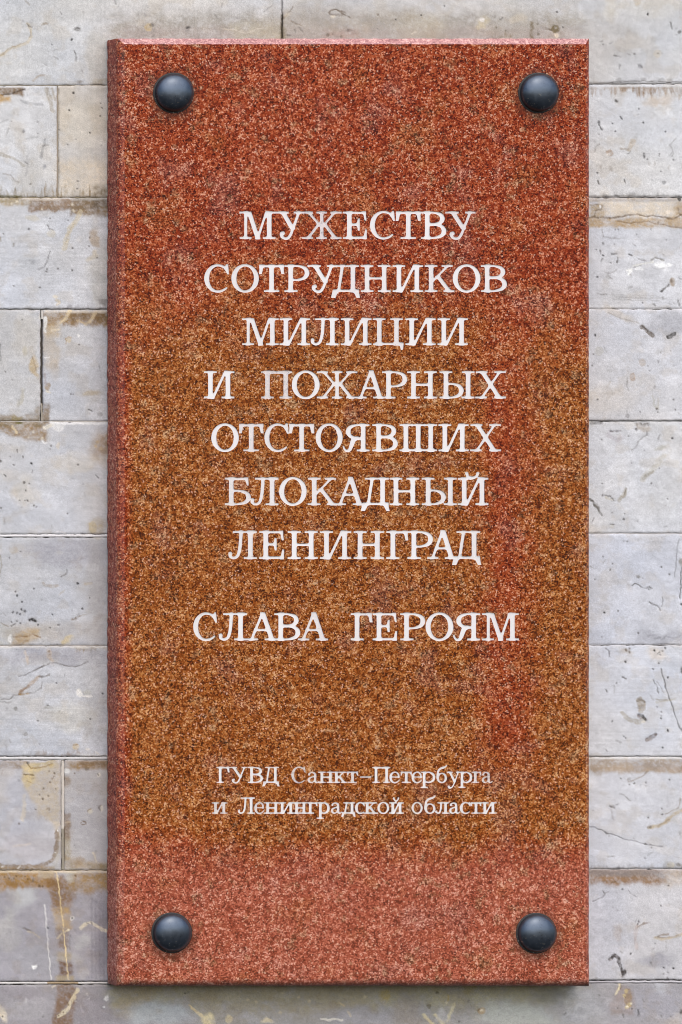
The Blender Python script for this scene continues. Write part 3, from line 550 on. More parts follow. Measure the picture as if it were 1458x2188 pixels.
# ---- course 8
bd(-30, 120, 1862, 1898, (166, 130, 80), .9, 8, 14); bd(-30, 110, 1880, 1895, (150, 112, 62), .6, 6, 10); MK.append(('p', [(95, 1880), (130, 1872), (165, 1895), (158, 1925), (150, 1945), (125, 1955), (112, 1945), (108, 1915)], (136, 102, 62), .9)); bd(150, 238, 1864, 1908, (160, 128, 78), .8, 10, 12); el(150, 1870, 14, 8, (196, 190, 178), .7); el(100, 1872, 22, 6, (196, 184, 164), .6); bd(-30, 236, 1859, 1865, (208, 192, 166), .7, 2, 3)
MK.append(('p', [(112, 1940), (150, 1935), (152, 1985), (124, 1988)], (190, 162, 116), .75)); MK.append(('p', [(124, 1984), (148, 1984), (146, 2034), (128, 2022)], (132, 108, 84), .85)); bd(122, 152, 2030, 2056, (176, 160, 132), .7, 5); bd(126, 154, 2052, 2084, (118, 88, 62), .85, 5, 6); bd(120, 160, 2084, 2099, (172, 154, 122), .7, 5)
st([(120, 1860), (126, 1900), (131, 1940), (136, 1985), (141, 2030), (146, 2092)], 2, (238, 214, 166), .9); st([(95, 1933), (99, 1965), (103, 2020), (109, 2092)], 2, (226, 222, 220), .9); MK.append(('p', [(67, 2062), (79, 2061), (77, 2068), (72, 2070)], (250, 248, 246), 1.0))
st([(49, 1984), (58, 1986), (65, 1989)], 3, (104, 92, 80), .85); st([(60, 1990), (72, 1993), (80, 2000), (85, 2004)], 3.2, (196, 184, 160), .85); st([(172, 1984), (180, 1976), (190, 1972), (198, 1972), (208, 1980), (218, 1986), (230, 1990)], 6.5, (220, 210, 190), .97); el(187, 1973, 2.5, 1.5, (120, 112, 104), .8); st([(196, 1971), (199, 1976)], 2, (110, 98, 86), .8)
el(154, 1962, 4.5, 4.5, (220, 216, 212), .9); el(154, 1962, 2, 2, (70, 66, 64), .95); el(103, 1983, 2, 2, BK, .9); st([(122, 2004), (134, 1994), (146, 1987)], 3, (222, 206, 174), .8); el(147, 1987, 3, 3, (240, 228, 204), .95); st([(150, 2000), (151, 2030)], 3, (120, 116, 120), .6); dots((104, 80, 48), .85, (10, 1874, 2), (20, 1877, 2), (35, 1872, 2), (54, 1873, 2), (30, 1878, 1.8), (85, 1893, 3), (92, 1893, 2), (60, 1880, 1.5), (160, 1871, 2)); el(35, 1968, 4, 3, (176, 174, 176), .6)
for q, x in enumerate((196, 204, 213, 221)): st([(x, 1920 + q * 9), (x + 1, 2090)], 4, (126, 122, 132), .35)
el(70, 2000, 60, 20, (160, 158, 166), .4)
bd(1258, 1425, 1858, 1890, (154, 126, 102), .95, 7, 10); bd(1258, 1470, 1858, 1872, (146, 136, 132), .8, 5, 6); bd(1420, 1470, 1858, 1895, (196, 180, 164), .6, 10); bd(1262, 1380, 1874, 1888, (150, 116, 84), .5, 4, 6, 1); el(1410, 1867, 15, 6, (176, 170, 168), .7)
st([(1288, 1903), (1292, 1910), (1288, 1916), (1278, 1922), (1266, 1926)], 2.4, (120, 118, 118), .85); st([(1292, 1909), (1299, 1905)], 1.8, GR, .8); st([(1343, 1904), (1350, 1910), (1359, 1917)], 2.4, (150, 148, 150), .85); dots(BK, .9, (1330, 1901, 1.9), (1348, 2038, 2), (1438, 2069, 2.2), (1412, 1935, 1.6), (1428, 1892, 1.5), (1418, 2068, 1.8)); st([(1307, 1887), (1316, 1884)], 2.2, (116, 96, 74), .8)
st([(1365, 1968), (1362, 1977)], 4, (96, 88, 88), .9); st([(1362, 1980), (1358, 1992), (1356, 2006), (1359, 2018), (1360, 2027)], 7, (196, 184, 180), .75); st([(1363, 1981), (1372, 1975), (1388, 1971)], 2.4, (146, 132, 122), .85); st([(1356, 2004), (1354, 2015)], 1.6, (150, 138, 134), .7); st([(1324, 1945), (1318, 1944)], 2, DK, .5)
st([(1400, 2003), (1410, 1998), (1420, 1996), (1428, 1995)], 3, (146, 132, 116), .85); st([(1400, 2004), (1420, 2006), (1440, 2002), (1462, 1995)], 6, (196, 182, 160), .85); st([(1404, 2002), (1430, 2003), (1448, 1998)], 1.6, (140, 124, 106), .7); st([(1423, 2012), (1424, 2030)], 1.6, GR, .6)
st([(1303, 2050), (1308, 2044), (1314, 2042), (1320, 2048), (1323, 2058), (1327, 2070), (1331, 2082)], 6.5, (66, 58, 53), .95); el(1333, 2080, 4, 9, (62, 54, 50), .95, .35); el(1305, 2051, 2.5, 2.5, (186, 178, 176), .8); st([(1326, 2078), (1329, 2086)], 2, (206, 200, 198), .7); st([(1325, 2034), (1330, 2037)], 2.4, GR, .8); dots(DK, .7, (1390, 2058, 2.2), (1417, 2081, 1.8), (1426, 2078, 1.8)); st([(1426, 2090), (1432, 2095)], 2.6, (90, 84, 80), .8)
# ---- course 9
MK.append(('p', [(116, 2104), (156, 2104), (168, 2118), (158, 2150), (150, 2240), (112, 2240), (118, 2150)], (128, 96, 64), .85)); st([(167, 2116), (158, 2132), (150, 2146), (147, 2156), (136, 2164), (126, 2172)], 7.5, (222, 208, 180), .97); dots((110, 92, 70), .9, (148, 2147, 1.8), (126, 2170, 1.8), (137, 2163, 1.4)); st([(112, 2110), (120, 2106)], 3, CR, .8)
MK.append(('p', [(222, 2136), (226, 2129), (231, 2125), (233, 2136), (227, 2140)], (230, 226, 222), .98)); MK.append(('p', [(-5, 2152), (8, 2158), (14, 2176), (16, 2186), (8, 2184), (-5, 2172)], (230, 218, 196), .97)); el(6, 2173, 2, 2, BK, .9); st([(172, 2150), (178, 2162)], 4, (182, 174, 178), .8); el(222, 2154, 3, 4, (130, 126, 130), .8); el(223, 2152, 2, 2, WH, .7); el(57, 2140, 3, 8, (190, 186, 188), .7); dots((200, 196, 194), .7, (186, 2124, 3), (190, 2134, 2), (163, 2140, 2))
st([(406, 2149), (416, 2158), (428, 2166), (437, 2176)], 5, (214, 196, 158), .97); MK.append(('p', [(434, 2172), (444, 2167), (454, 2168), (458, 2178), (464, 2230), (440, 2230)], (216, 202, 164), .98)); el(397, 2123, 2, 2, BK, .8); el(419, 2112, 5, 4, (170, 164, 140), .7)
MK.append(('p', [(812, 2120), (830, 2110), (832, 2130), (824, 2146), (816, 2142)], (178, 158, 100), .85)); st([(686, 2177), (700, 2179), (712, 2178), (732, 2180)], 4, (222, 216, 204), .9); st([(726, 2142), (736, 2150)], 2.6, (196, 178, 140), .8); st([(744, 2160), (750, 2172)], 4, (206, 190, 160), .7); dots((196, 182, 152), .8, (600, 2163, 4), (640, 2132, 3), (662, 2140, 4), (530, 2136, 3), (548, 2140, 3), (606, 2122, 3), (780, 2130, 4)); el(490, 2178, 8, 10, (204, 190, 158), .8); el(570, 2185, 12, 5, (214, 200, 170), .9); st([(958, 2128), (957, 2138)], 3, (180, 160, 106), .8)
for q in range(26): el(905 + (q * 37) % 48, 2168 + (q * 13) % 24, 3 + q % 3, 2.5, (212, 200, 166), .75)
for q in range(14): el(955 + (q * 11) % 18, 2142 + (q * 17) % 44, 3, 3, (206, 196, 164), .6)
el(917, 2150, 5, 5, (100, 90, 66), .7); el(935, 2122, 4, 3, (86, 80, 60), .7); el(945, 2172, 14, 12, (186, 184, 182), .6); el(1030, 2160, 9, 7, (176, 152, 116), .85); el(1031, 2159, 4, 3, (226, 214, 190), .85); st([(1023, 2161), (1027, 2156)], 2, BK, .7); el(1010, 2110, 12, 20, (160, 148, 96), .5); st([(1206, 2168), (1210, 2165)], 3, DK, .8); el(1215, 2173, 5, 2, GR, .7); el(982, 2184, 2, 2, DK, .8)
MK.append(('p', [(1316, 2112), (1330, 2104), (1352, 2112), (1356, 2150), (1350, 2166), (1312, 2170), (1306, 2150)], (162, 146, 140), .75)); st([(1325, 2103), (1323, 2114), (1316, 2125)], 4.2, (232, 218, 184), .97); st([(1328, 2104), (1326, 2114)], 1.6, (110, 92, 70), .8); MK.append(('p', [(1338, 2112), (1348, 2114), (1352, 2150), (1340, 2156), (1334, 2136)], (158, 134, 106), .8)); dots((206, 186, 140), .85, (1339, 2118, 4), (1335, 2128, 4), (1345, 2147, 5), (1340, 2152, 4)); dots((230, 220, 196), .9, (1341, 2150, 3), (1350, 2145, 2.5)); dots(DK, .8, (1337, 2130, 1.8), (1351, 2156, 2), (1320, 2155, 2)); st([(1365, 2158), (1367, 2165), (1364, 2168)], 3.4, (106, 104, 106), .9); st([(1333, 2168), (1334, 2174)], 3, DK, .8); dots(DK, .6, (1414, 2171, 1.8), (1434, 2172, 1.8), (1282, 2126, 2)); el(1457, 2163, 4, 6, (70, 66, 64), .8); el(1454, 2101, 5, 3, (80, 78, 78), .8); st([(1396, 2102), (1401, 2108)], 2, GR, .7)
# scattered small pits and specks
rng = random.Random(7)
for i in range(900):
    x, y = rng.uniform(0, 1458), rng.uniform(0, 2188)
    if 225 < x < 1262 and 80 < y < 2108:
        continue
    r = rng.choice((0.9, 1.0, 1.2, 1.5, 1.9))
    a_ = rng.uniform(0, 3.14)
    c_ = rng.choice(((128, 126, 126), (150, 148, 148), (110, 104, 98), (170, 166, 162), (90, 88, 86)))
    L_ = rng.choice((0, 0, 0, 1.5, 3, 6))
    st([(x, y), (x + L_ * math.cos(a_), y + L_ * math.sin(a_))], 2 * r, c_, rng.uniform(.2, .6))


def paint(u, v, base, seed):
    """albedo and relief (u) of the wall face at points (u, v)"""
    n = len(u)
    c = np.tile(lin(base), (n, 1))
    big = fbm(u / 90.0, v / 70.0, seed, 4)
    c = c * (1 + 0.20 * (big - 0.5))[:, None]
    hue = fbm(u / 140.0, v / 120.0, seed + 91, 3) - 0.5
    c = c * (1 + hue[:, None] * np.array([0.10, 0.02, -0.12]))
    z = 1.6 * (fbm(u / 60.0, v / 50.0, seed + 5, 3) - 0.5) + 0.5 * (fbm(u / 9.0, v / 9.0, seed + 8, 2) - 0.5)
    wu = u + 5.0 * (fbm(u / 9.0, v / 9.0, 31, 3) - 0.5)
    wv = v + 5.0 * (fbm(u / 9.0, v / 9.0, 57, 3) - 0.5)
    Wu = u + 34.0 * (fbm(u / 30.0, v / 30.0, 131, 4) - 0.5)
    Wv = v + 34.0 * (fbm(u / 30.0, v / 30.0, 157, 4) - 0.5)
    tex = np.clip(0.10 + 1.25 * (0.5 * fbm(u / 6.0, v / 6.0, 77, 3) + 0.5 * vn(u / 2.9, v / 2.9, 79)), 0, 1.05)
    wid = 0.55 + 0.9 * fbm(u / 9.0, v / 9.0, 83, 2)
    blot = fbm(u / 24.0, v / 14.0, 3, 5) * 1.5 - 0.25
    fr_n = sstep(0.28, 0.72, vn(u / 3.1, v / 34.0, 11) * 0.7 + vn(u / 7.0, v / 50.0, 12) * 0.3)
    u0, u1, v0, v1 = u.min(), u.max(), v.min(), v.max()
    for m in MK:
        kind = m[0]
        if kind == 's':
            _, p, w, cc, a = m
            lo, hi = p.min(0) - w - 6, p.max(0) + w + 6
        elif kind == 'e':
            _, x, y, rx, ry, cc, a, rot = m
            R = max(rx, ry) * 1.5 + 26
            lo, hi = (x - R, y - R), (x + R, y + R)
        elif kind == 'b':
            _, x0, x1, y0, y1, cc, a, soft, wob, fr = m
            lo, hi = (x0 - soft - 8, y0 - soft - 8 - wob * 1.5), (x1 + soft + 8, y1 + soft + wob * 1.5)
        else:
            _, pp, cc, a = m
            pp = np.array(pp, float)
            lo, hi = pp.min(0) - 10, pp.max(0) + 10
        if hi[0] < u0 or lo[0] > u1 or hi[1] < v0 or lo[1] > v1:
            continue
        idx = np.nonzero((u > lo[0]) & (u < hi[0]) & (v > lo[1]) & (v < hi[1]))[0]
        if len(idx) == 0:
            continue
        x_, y_ = wu[idx], wv[idx]
        if kind == 's':
            d = np.full(len(idx), 1e9)
            for (ax, ay), (bx, by) in zip(p[:-1], p[1:]):
                dx, dy = bx - ax, by - ay
                L2 = dx * dx + dy * dy + 1e-9
                t = np.clip(((x_ - ax) * dx + (y_ - ay) * dy) / L2, 0, 1)
                d = np.minimum(d, np.hypot(x_ - ax - t * dx, y_ - ay - t * dy))
            h = np.maximum(w / 2 * wid[idx], 0.8)
            al = a * sstep(h + 1.2, h - 0.8, d)
            al = al * np.minimum(1, tex[idx] + (0.12 if min(cc) < 200 else 0.4))
        elif kind == 'e':
            if max(rx, ry) > 11:
                x_, y_ = Wu[idx], Wv[idx]
            ca, sa = math.cos(rot), math.sin(rot)
            ex = ((x_ - x) * ca + (y_ - y) * sa) / max(rx, 1.2)
            ey = (-(x_ - x) * sa + (y_ - y) * ca) / max(ry, 1.2)
            r = np.hypot(ex, ey)
            sf = 1.2 / max(min(rx, ry), 1.2) if max(rx, ry) <= 11 else 0.45
            al = a * sstep(1 + sf, 1 - sf, r)
            if max(rx, ry) > 3:
                al = al * np.minimum(1, tex[idx] + (0.15 if max(rx, ry) <= 11 else 0.35))
        elif kind == 'b':
            uu, vv = u[idx], v[idx]
            yb = y1 + wob * (fbm(uu / 16.0, vv * 0 + y1, 19, 4) - 0.5) * 2
            xo = 2 * soft * (fbm(vv / 12.0, uu * 0 + x0, 23, 3) - 0.5)
            al = a * sstep(x0 - soft, x0 + soft, uu + xo) * sstep(x1 + soft, x1 - soft, uu + xo)
            near0 = min(abs(y0 - q) for q in YL + YR); near1 = min(abs(y1 - q) for q in YL + YR)
            if fr:
                ln_ = (y1 - y0) * np.clip(0.15 + 1.5 * (0.6 * vn(uu / 3.3, uu * 0 + y0, 41) + 0.4 * vn(uu / 19.0, uu * 0 + y0, 43)) - 0.35, 0.1, 1.3)
                if near0 < near1:
                    al = al * sstep(y0 - 2, y0 + 2, vv) * sstep(y0 + ln_ + 4, y0 + ln_ - 4, vv)
                else:
                    al = al * sstep(y1 + 2, y1 - 2, vv) * sstep(y1 - ln_ - 4, y1 - ln_ + 4, vv)
            elif near0 < 14:
                al = al * sstep(y0 - min(soft, 3), y0 + min(soft, 3), vv) * sstep(yb + soft, yb - soft, vv)
            else:
                ya_ = y0 + wob * (fbm(uu / 20.0, vv * 0 + y0, 29, 4) - 0.5) * 2
                al = al * sstep(ya_ - soft, ya_ + soft, vv) * sstep(yb + soft, yb - soft, vv)
            al = al * np.clip(0.50 + 1.15 * blot[idx], 0, 1.15)
            al = np.clip(al * np.minimum(1, tex[idx] + 0.15), 0, 1)
            if fr:
                al = al * (0.35 + 0.65 * fr_n[idx])
        else:
            d = np.full(len(idx), 1e9); ins = np.zeros(len(idx), bool)
            span = (pp.max(0) - pp.min(0)).min()
            soft = 1.6
            if span > 18 and min(cc) < 200:
                soft = 5.5
                x_ = x_ + 0.45 * (Wu[idx] - u[idx]); y_ = y_ + 0.45 * (Wv[idx] - v[idx])
            q = np.roll(pp, -1, axis=0)
            for (ax, ay), (bx, by) in zip(pp, q):
                dx, dy = bx - ax, by - ay
                t = np.clip(((x_ - ax) * dx + (y_ - ay) * dy) / (dx * dx + dy * dy + 1e-9), 0, 1)
                d = np.minimum(d, np.hypot(x_ - ax - t * dx, y_ - ay - t * dy))
                if abs(dy) > 1e-9:
                    ins ^= ((ay > y_) != (by > y_)) & (x_ < dx * (y_ - ay) / dy + ax)
            sd = np.where(ins, -d, d)
            al = a * sstep(soft, -soft, sd) * np.minimum(1, tex[idx] + 0.15)
            if soft > 2:
                al = al * np.clip(0.35 + 1.1 * blot[idx], 0, 1)
        cl = lin(cc)
        c[idx] = c[idx] * (1 - al[:, None]) + cl * al[:, None]
        if kind != 'b' and max(cc) < 135:
            z[idx] -= 0.6 * al
        if kind in 'sep' and min(cc) > 222 and kind != 'e':
            z[idx] -= 0.3 * al
    sm1 = sstep(0.50, 0.66, fbm((u + 0.4 * v) / 52.0, (v - 0.3 * u) / 24.0, seed + 60, 5))
    sm2 = sstep(0.54, 0.70, fbm(u / 34.0, v / 30.0, seed + 70, 5))
    c = c * (1 + 0.10 * sm1[:, None]) * (1 - 0.07 * sm2[:, None] * np.array([0.6, 1.0, 1.6]))
    c = c * (1 + 0.22 * (fbm(u / 7.0, v / 6.0, seed + 40, 3) - 0.5) + 0.10 * (fbm(u / 30.0, v / 22.0, seed + 44, 3) - 0.5))[:, None]
    return c * np.array([1.0, 1.012, 1.0]) / ALB, z


joint_base = 2098 + 5 * 239.4
wall = empty('stone_wall', W(729, joint_base, 0), 'pale grey limestone block wall with brown stained joints behind the red plaque', 'wall')

YL = [182.5, 422.5, 661, 901, 1142, 1380, 1617, 1860, 2098]
YR = [179, 421, 660.5, 899.5, 1140, 1378.5, 1617, 1857, 2094.5]
STEP = 239.4
YL = [YL[0] - STEP * 2, YL[0] - STEP] + YL + [YL[-1] + STEP, YL[-1] + 2 * STEP, YL[-1] + 3 * STEP]
YR = [YR[0] - STEP * 2, YR[0] - STEP] + YR + [YR[-1] + STEP, YR[-1] + 2 * STEP, YR[-1] + 3 * STEP]
XMIN, XMAX = -1500, 3000
BACK = -26


def joint_y(i, u):
    if i < 0:
        return YL[0] + i * STEP
    if i >= len(YL):
        return YL[-1] + (i - len(YL) + 1) * STEP
    return YL[i] + (YR[i] - YL[i]) * (u - 115) / (1360 - 115)


def axis(a, b, fine, step, coarse):
    """sorted coordinates from a to b: fine inside the given spans"""
    pts = [a]; x = a
    while x < b - 1e-6:
        s = coarse
        for lo, hi in fine:
            if lo - 1 <= x < hi:
                s = step; break
            if x < lo:
                s = min(s, lo - x) if lo - x > 1 else step
        x = min(b, x + s)
        if b - x < 0.6 * step:
            x = b
        pts.append(x)
    return np.array(pts)


def block(i, x0, x1, base, tooling, upright=0, it=0.55, ib=0.55, il=0.7, ir=0.7, proud=0.0, seed=0):
    """one ashlar block of course i (between joints i and i+1)"""
    infr = joint_y(i + 1, 700) > 0 and joint_y(i, 700) < 2188
    edge = joint_y(i + 1, 115) < 190 or joint_y(i, 115) > 2080
    if infr:
        fx = [(-6, 1464)] if edge else [(-6, 240), (1246, 1464)]
        xs = axis(x0 + il, x1 - ir, fx, 1.9, 40)
        ya, yb = joint_y(i, 700) + it, joint_y(i + 1, 700) - ib
        ys = axis(ya, yb, [(-6, 2194)], 1.9, 40)
    else:
        xs = axis(x0 + il, x1 - ir, [], 2.5, 30)
        ys = axis(joint_y(i, 700) + it, joint_y(i + 1, 700) - ib, [], 2.5, 30)
    nx, ny = len(xs), len(ys)
    U, V = np.meshgrid(xs, ys)
    t = (V - ys[0]) / (ys[-1] - ys[0])
    top = joint_y(i, U) + it; bot = joint_y(i + 1, U) - ib
    V = top + (bot - top) * t
    # uneven arrises
    eT = sstep(5, 0, V - top); eB = sstep(5, 0, bot - V)
    eL = sstep(5, 0, U - xs[0]); eR = sstep(5, 0, xs[-1] - U)
    jag = (fbm(U / 11.0, V * 0 + i, 301, 4) - 0.5)
    jag2 = (fbm(U * 0 + i, V / 11.0, 302, 4) - 0.5)
    V = V + eT * (np.maximum(jag, -0.12) * 4.0) + eB * (np.minimum(jag, 0.12) * 4.0)
    U = U + eL * jag2 * 2.6 + eR * jag2 * 2.6
    c, z = paint(U.ravel(), V.ravel(), base, seed)
    rim = np.maximum(np.maximum(eT, eB), np.maximum(eL, eR)).ravel()
    z = z + proud - 1.3 * rim ** 2
    dirt = 0.16 * rim * (0.4 + 0.9 * fbm(U.ravel() / 14.0, V.ravel() / 14.0, 404, 3))
    c = c * (1 - dirt[:, None] * np.array([0.8, 0.9, 1.0]))
    o3 = np.array(W(0, 0, 0))
    X = (U.ravel() - 729) * S; Y = -z * S; Z = ZB + (1094 - V.ravel()) * S
    verts = np.stack([X, Y, Z], 1)
    idx = np.arange(nx * ny).reshape(ny, nx)
    q = np.stack([idx[:-1, :-1], idx[1:, :-1], idx[1:, 1:], idx[:-1, 1:]], -1).reshape(-1, 4)
    ring = np.concatenate([idx[0, :], idx[1:, -1], idx[-1, -2::-1], idx[-2:0:-1, 0]])
    sk = verts[ring].copy(); sk[:, 1] = -BACK * S
    k0 = len(verts)
    verts = np.vstack([verts, sk])
    nr = len(ring)
    r2 = np.arange(nr) + k0
    qs = np.stack([ring, np.roll(ring, -1), np.roll(r2, -1), r2], -1)
    cols = np.vstack([c, np.tile(alb((150, 138, 122)), (nr, 1))])
    faces = np.vstack([q, qs]).tolist()
    org = W((x0 + x1) / 2, joint_y(i + 1, (x0 + x1) / 2), BACK)
    o = mesh_obj('stone_block', verts, faces, [M_STONE], wall, org,
                 smooth=[True] * len(q) + [False] * nr)
    at = o.data.color_attributes.new('tint', 'FLOAT_COLOR', 'POINT')
    at.data.foreach_set('color', np.hstack([cols, np.ones((len(cols), 1))]).astype(np.float32).ravel())
    o['tooling'] = float(tooling)
    o['upright'] = float(upright)
    return o


# course index in YL: 0,1 above the picture, 1 = top course in view ... 10 = bottom course in view
T0 = (206, 206, 208)
B = block
rows = [
    # i, x joints, bases, tooling, upright
    (0, [-700, -120, 380, 940, 1480, 2080], None, .25, 0),
    (1, [-460, 604, 1620], [(208, 208, 209), (205, 204, 204)], .22, 1),
    (2, [-420, 124, 700, 1560], [(210, 210, 212), (208, 204, 200), (213, 213, 215)], .18, 1),
    (3, [-350, 640, 1650], [(206, 207, 212), (212, 212, 216)], .36, 0),
    (4, [-470, 90, 660, 1580], [(200, 200, 203), (199, 199, 203), (210, 210, 215)], .20, 0),
    (5, [-380, 610, 1690], [(202, 202, 206), (210, 211, 216)], .20, 0),
    (6, [-520, 700, 1600], [(196, 196, 200), (208, 209, 216)], .18, 0),
    (7, [-340, 640, 1640], [(196, 197, 203), (211, 212, 218)], .36, 0),
    (8, [-450, 135, 690, 1680], [(190, 188, 192), (186, 182, 182), (209, 210, 217)], .22, 0),
    (9, [-380, 620, 1560], [(176, 172, 176), (205, 204, 209)], .14, 0),
    (10, [-40, 1490], [(170, 166, 168)], .14, 0),
    (11, [-700, 150, 760, 1400, 2080], None, .2, 0),
    (12, [-700, -90, 500, 1120, 1700, 2080], None, .2, 0),
    (-1, [-350, 250, 820, 1400], None, .2, 0), (-2, [-100, 480, 1050, 1600], None, .2, 0), (-3, [-300, 200, 760, 1300], None, .2, 0),
    (13, [-300, 200, 800, 1300], None, .2, 0), (14, [-80, 420, 1000, 1560], None, .2, 0),
]
sd = 0
for i, xj, bases, tl, up in rows:
    while xj[0] > XMIN + 900:
        xj = [xj[0] - 540 - 17 * (len(xj) % 3)] + xj
    while xj[-1] < XMAX - 900:
        xj = xj + [xj[-1] + 560 + 13 * (len(xj) % 4)]
    xj = [XMIN] + [x for x in xj if XMIN + 60 < x < XMAX - 60] + [XMAX]
    nb = len(xj) - 1
    vis = [k for k in range(nb) if xj[k + 1] > -10 and xj[k] < 1470] if bases else []
    for k in range(nb):
        sd += 13
        base = (203, 203, 206)
        if bases:
            if k in vis:
                base = bases[min(vis.index(k), len(bases) - 1)]
        kw = {}
        left = xj[k] < 500 and bases
        if left and i in (6,): kw['it'] = 6.5          # white bedded joints on the left
        if left and i in (8,): kw['it'] = 7.5
        if left and i in (10,): kw['it'] = 6.0
        if left and i == 8 and xj[k + 1] == 135: kw['ir'] = 3.5
        if i == 8 and xj[k] == 135: kw['il'] = 3.5
        if i == 4 and xj[k] == 90: kw['il'] = 3.0
        if i == 4 and xj[k + 1] == 90: kw['ir'] = 2.5
        if i in (3,) and not left: kw['it'] = 1.6
        tk = tl if not (i == 4 and k == 1) else tl * 1.1
        if not left and bases and i != 7:
            tk *= 0.6
        up_k = up if not (i == 2 and xj[k] >= 600) else 0.3
        B(i, xj[k], xj[k + 1], base, tk, up_k, proud=rng.uniform(-1.2, 1.2), seed=sd, **kw)

# mortar bed behind the blocks
bedv = [W(XMIN, joint_y(-3, 0), -9), W(XMAX, joint_y(-3, 0), -9), W(XMAX, joint_y(15, 0), -9), W(XMIN, joint_y(15, 0), -9),
        W(XMIN, joint_y(-3, 0), -60), W(XMAX, joint_y(-3, 0), -60), W(XMAX, joint_y(15, 0), -60), W(XMIN, joint_y(15, 0), -60)]
k_ = NT('mortar_bed')
p_ = k_.n('ShaderNodeNewGeometry').outputs['Position']
k_.put(k_.b.inputs['Base Color'], k_.mix(k_.noise(p_, 300, 3), alb((60, 54, 48)), alb((110, 102, 92))))
k_.b.inputs['Roughness'].default_value = 0.95
mesh_obj('mortar_bed', bedv, [(3, 2, 1, 0), (4, 5, 6, 7), (0, 1, 5, 4), (2, 3, 7, 6), (1, 2, 6, 5), (3, 0, 4, 7)], [k_.m], wall, W(729, joint_y(15, 0), -9))

k_ = NT('joint_mortar')
p_ = k_.n('ShaderNodeNewGeometry').outputs['Position']
tn_ = k_.n('ShaderNodeAttribute', attribute_name='tint').outputs['Color']
n_ = k_.n('ShaderNodeVectorMath', operation='SCALE')
k_.put(n_.inputs[0], tn_)
k_.put(n_.inputs['Scale'], k_.math('MULTIPLY_ADD', k_.noise(p_, 500, 4, 0.7), 0.6, 0.72))
k_.put(k_.b.inputs['Base Color'], n_.outputs[0])
k_.b.inputs['Roughness'].default_value = 0.9
M_MORTAR = k_.m


def mortar(pts, half, depth, colf, seed):
    """pointing strip along a polyline of (u, v); colf(u, v) -> sRGB"""
    pts = np.array(pts, float)
    L = np.concatenate([[0], np.cumsum(np.hypot(*np.diff(pts, axis=0).T))])
    n = int(L[-1] / 3)
    s = np.linspace(0, L[-1], n)
    pu, pv = np.interp(s, L, pts[:, 0]), np.interp(s, L, pts[:, 1])
    du, dv = pts[-1] - pts[0]
    ln = math.hypot(du, dv); nu, nv = -dv / ln, du / ln
    prof = np.array([(-1, -2.2), (-.72, -.2), (0, .3), (.72, -.2), (1, -2.2)])
    K, J = np.meshgrid(np.arange(n), np.arange(5), indexing='ij')
    sk = s[K]
    wob = 0.9 * (fbm(sk / 9, K * 0.0 + seed, 5, 3) - .5)
    e = half * (1 + 0.7 * (fbm(sk / 8, seed + J * 3.0, 9, 3) - .5))
    off = prof[J, 0] * e + wob
    dz = depth + prof[J, 1] * min(1, half / 2) + 1.3 * (fbm(sk / 7, J + seed * 2.0, 3, 3) - .5)
    Uq, Vq = pu[K] + nu * off, pv[K] + nv * off
    verts = np.stack([(Uq - 729) * S, -dz * S, ZB + (1094 - Vq) * S], -1).reshape(-1, 3)
    cols = np.repeat(np.array([alb(colf(a_, b_)) for a_, b_ in zip(pu, pv)]), 5, axis=0)
    m = len(prof)
    faces = []
    for k in range(n - 1):
        for j in range(m - 1):
            a = k * m + j
            faces.append((a, a + 1, a + m + 1, a + m))
    o = mesh_obj('mortar_joint', verts, faces, [M_MORTAR], wall, W(*(pts[len(pts) // 2]), 0), smooth=[True] * len(faces))
    at = o.data.color_attributes.new('tint', 'FLOAT_COLOR', 'POINT')
    at.data.foreach_set('color', np.hstack([np.array(cols), np.ones((len(cols), 1))]).astype(np.float32).ravel())


mortar([(-300, 1145.2), (236, 1144.8)], 3.0, -.6, lambda u, v: (228, 226, 226), 1)
mortar([(-300, 1620.6), (236, 1620.2)], 3.6, -.6, lambda u, v: (214, 212, 210), 2)
mortar([(-300, 2101.3), (236, 2100.5)], 2.7, -.6, lambda u, v: (206, 202, 198) if not 100 < u < 168 else (160, 140, 112), 3)
mortar([(1236, 2098.3), (1486, 2097.6)], 2.6, -.6, lambda u, v: (200, 197, 200) if u > 1320 else (182, 179, 182), 9)
mortar([(135, 1625), (135.5, 1740), (135, 1790), (136, 1858)], 3.1, -.6, lambda u, v: (214, 206, 194) if v < 1770 else (158, 150, 134), 4)
mortar([(91, 663), (91, 682)], 2.2, -1.2, lambda u, v: (220, 214, 206), 5)
mortar([(90, 862), (90.5, 899)], 1.9, -1.2, lambda u, v: (176, 166, 150), 6)
for q_, (i_, cl_) in enumerate(((2, (150, 140, 124)), (3, (150, 138, 112)), (4, (176, 172, 168)), (5, (190, 184, 176)), (7, (160, 152, 144)), (9, (150, 136, 112)))):
    mortar([(-60, joint_y(i_, -60)), (250, joint_y(i_, 250))], 1.0, -1.7, lambda u, v, c=cl_: c, 20 + q_)
for q_, i_ in enumerate(range(2, 10)):
    mortar([(1240, joint_y(i_, 1240)), (1500, joint_y(i_, 1500))], 0.9, -1.6, lambda u, v: (178, 175, 173), 40 + q_)
mortar([(124, 186), (124, 420)], 1.0, -1.6, lambda u, v: (168, 154, 134), 60)

# ------------------------------------------------------------------ letter shapes (signed distance fields)
# cap height = 100, baseline y = 0, y up; every glyph is drawn for a given width w
ST, TH, SE = 17.5, 8.0, 6.8     # stem, hairline, serif thickness


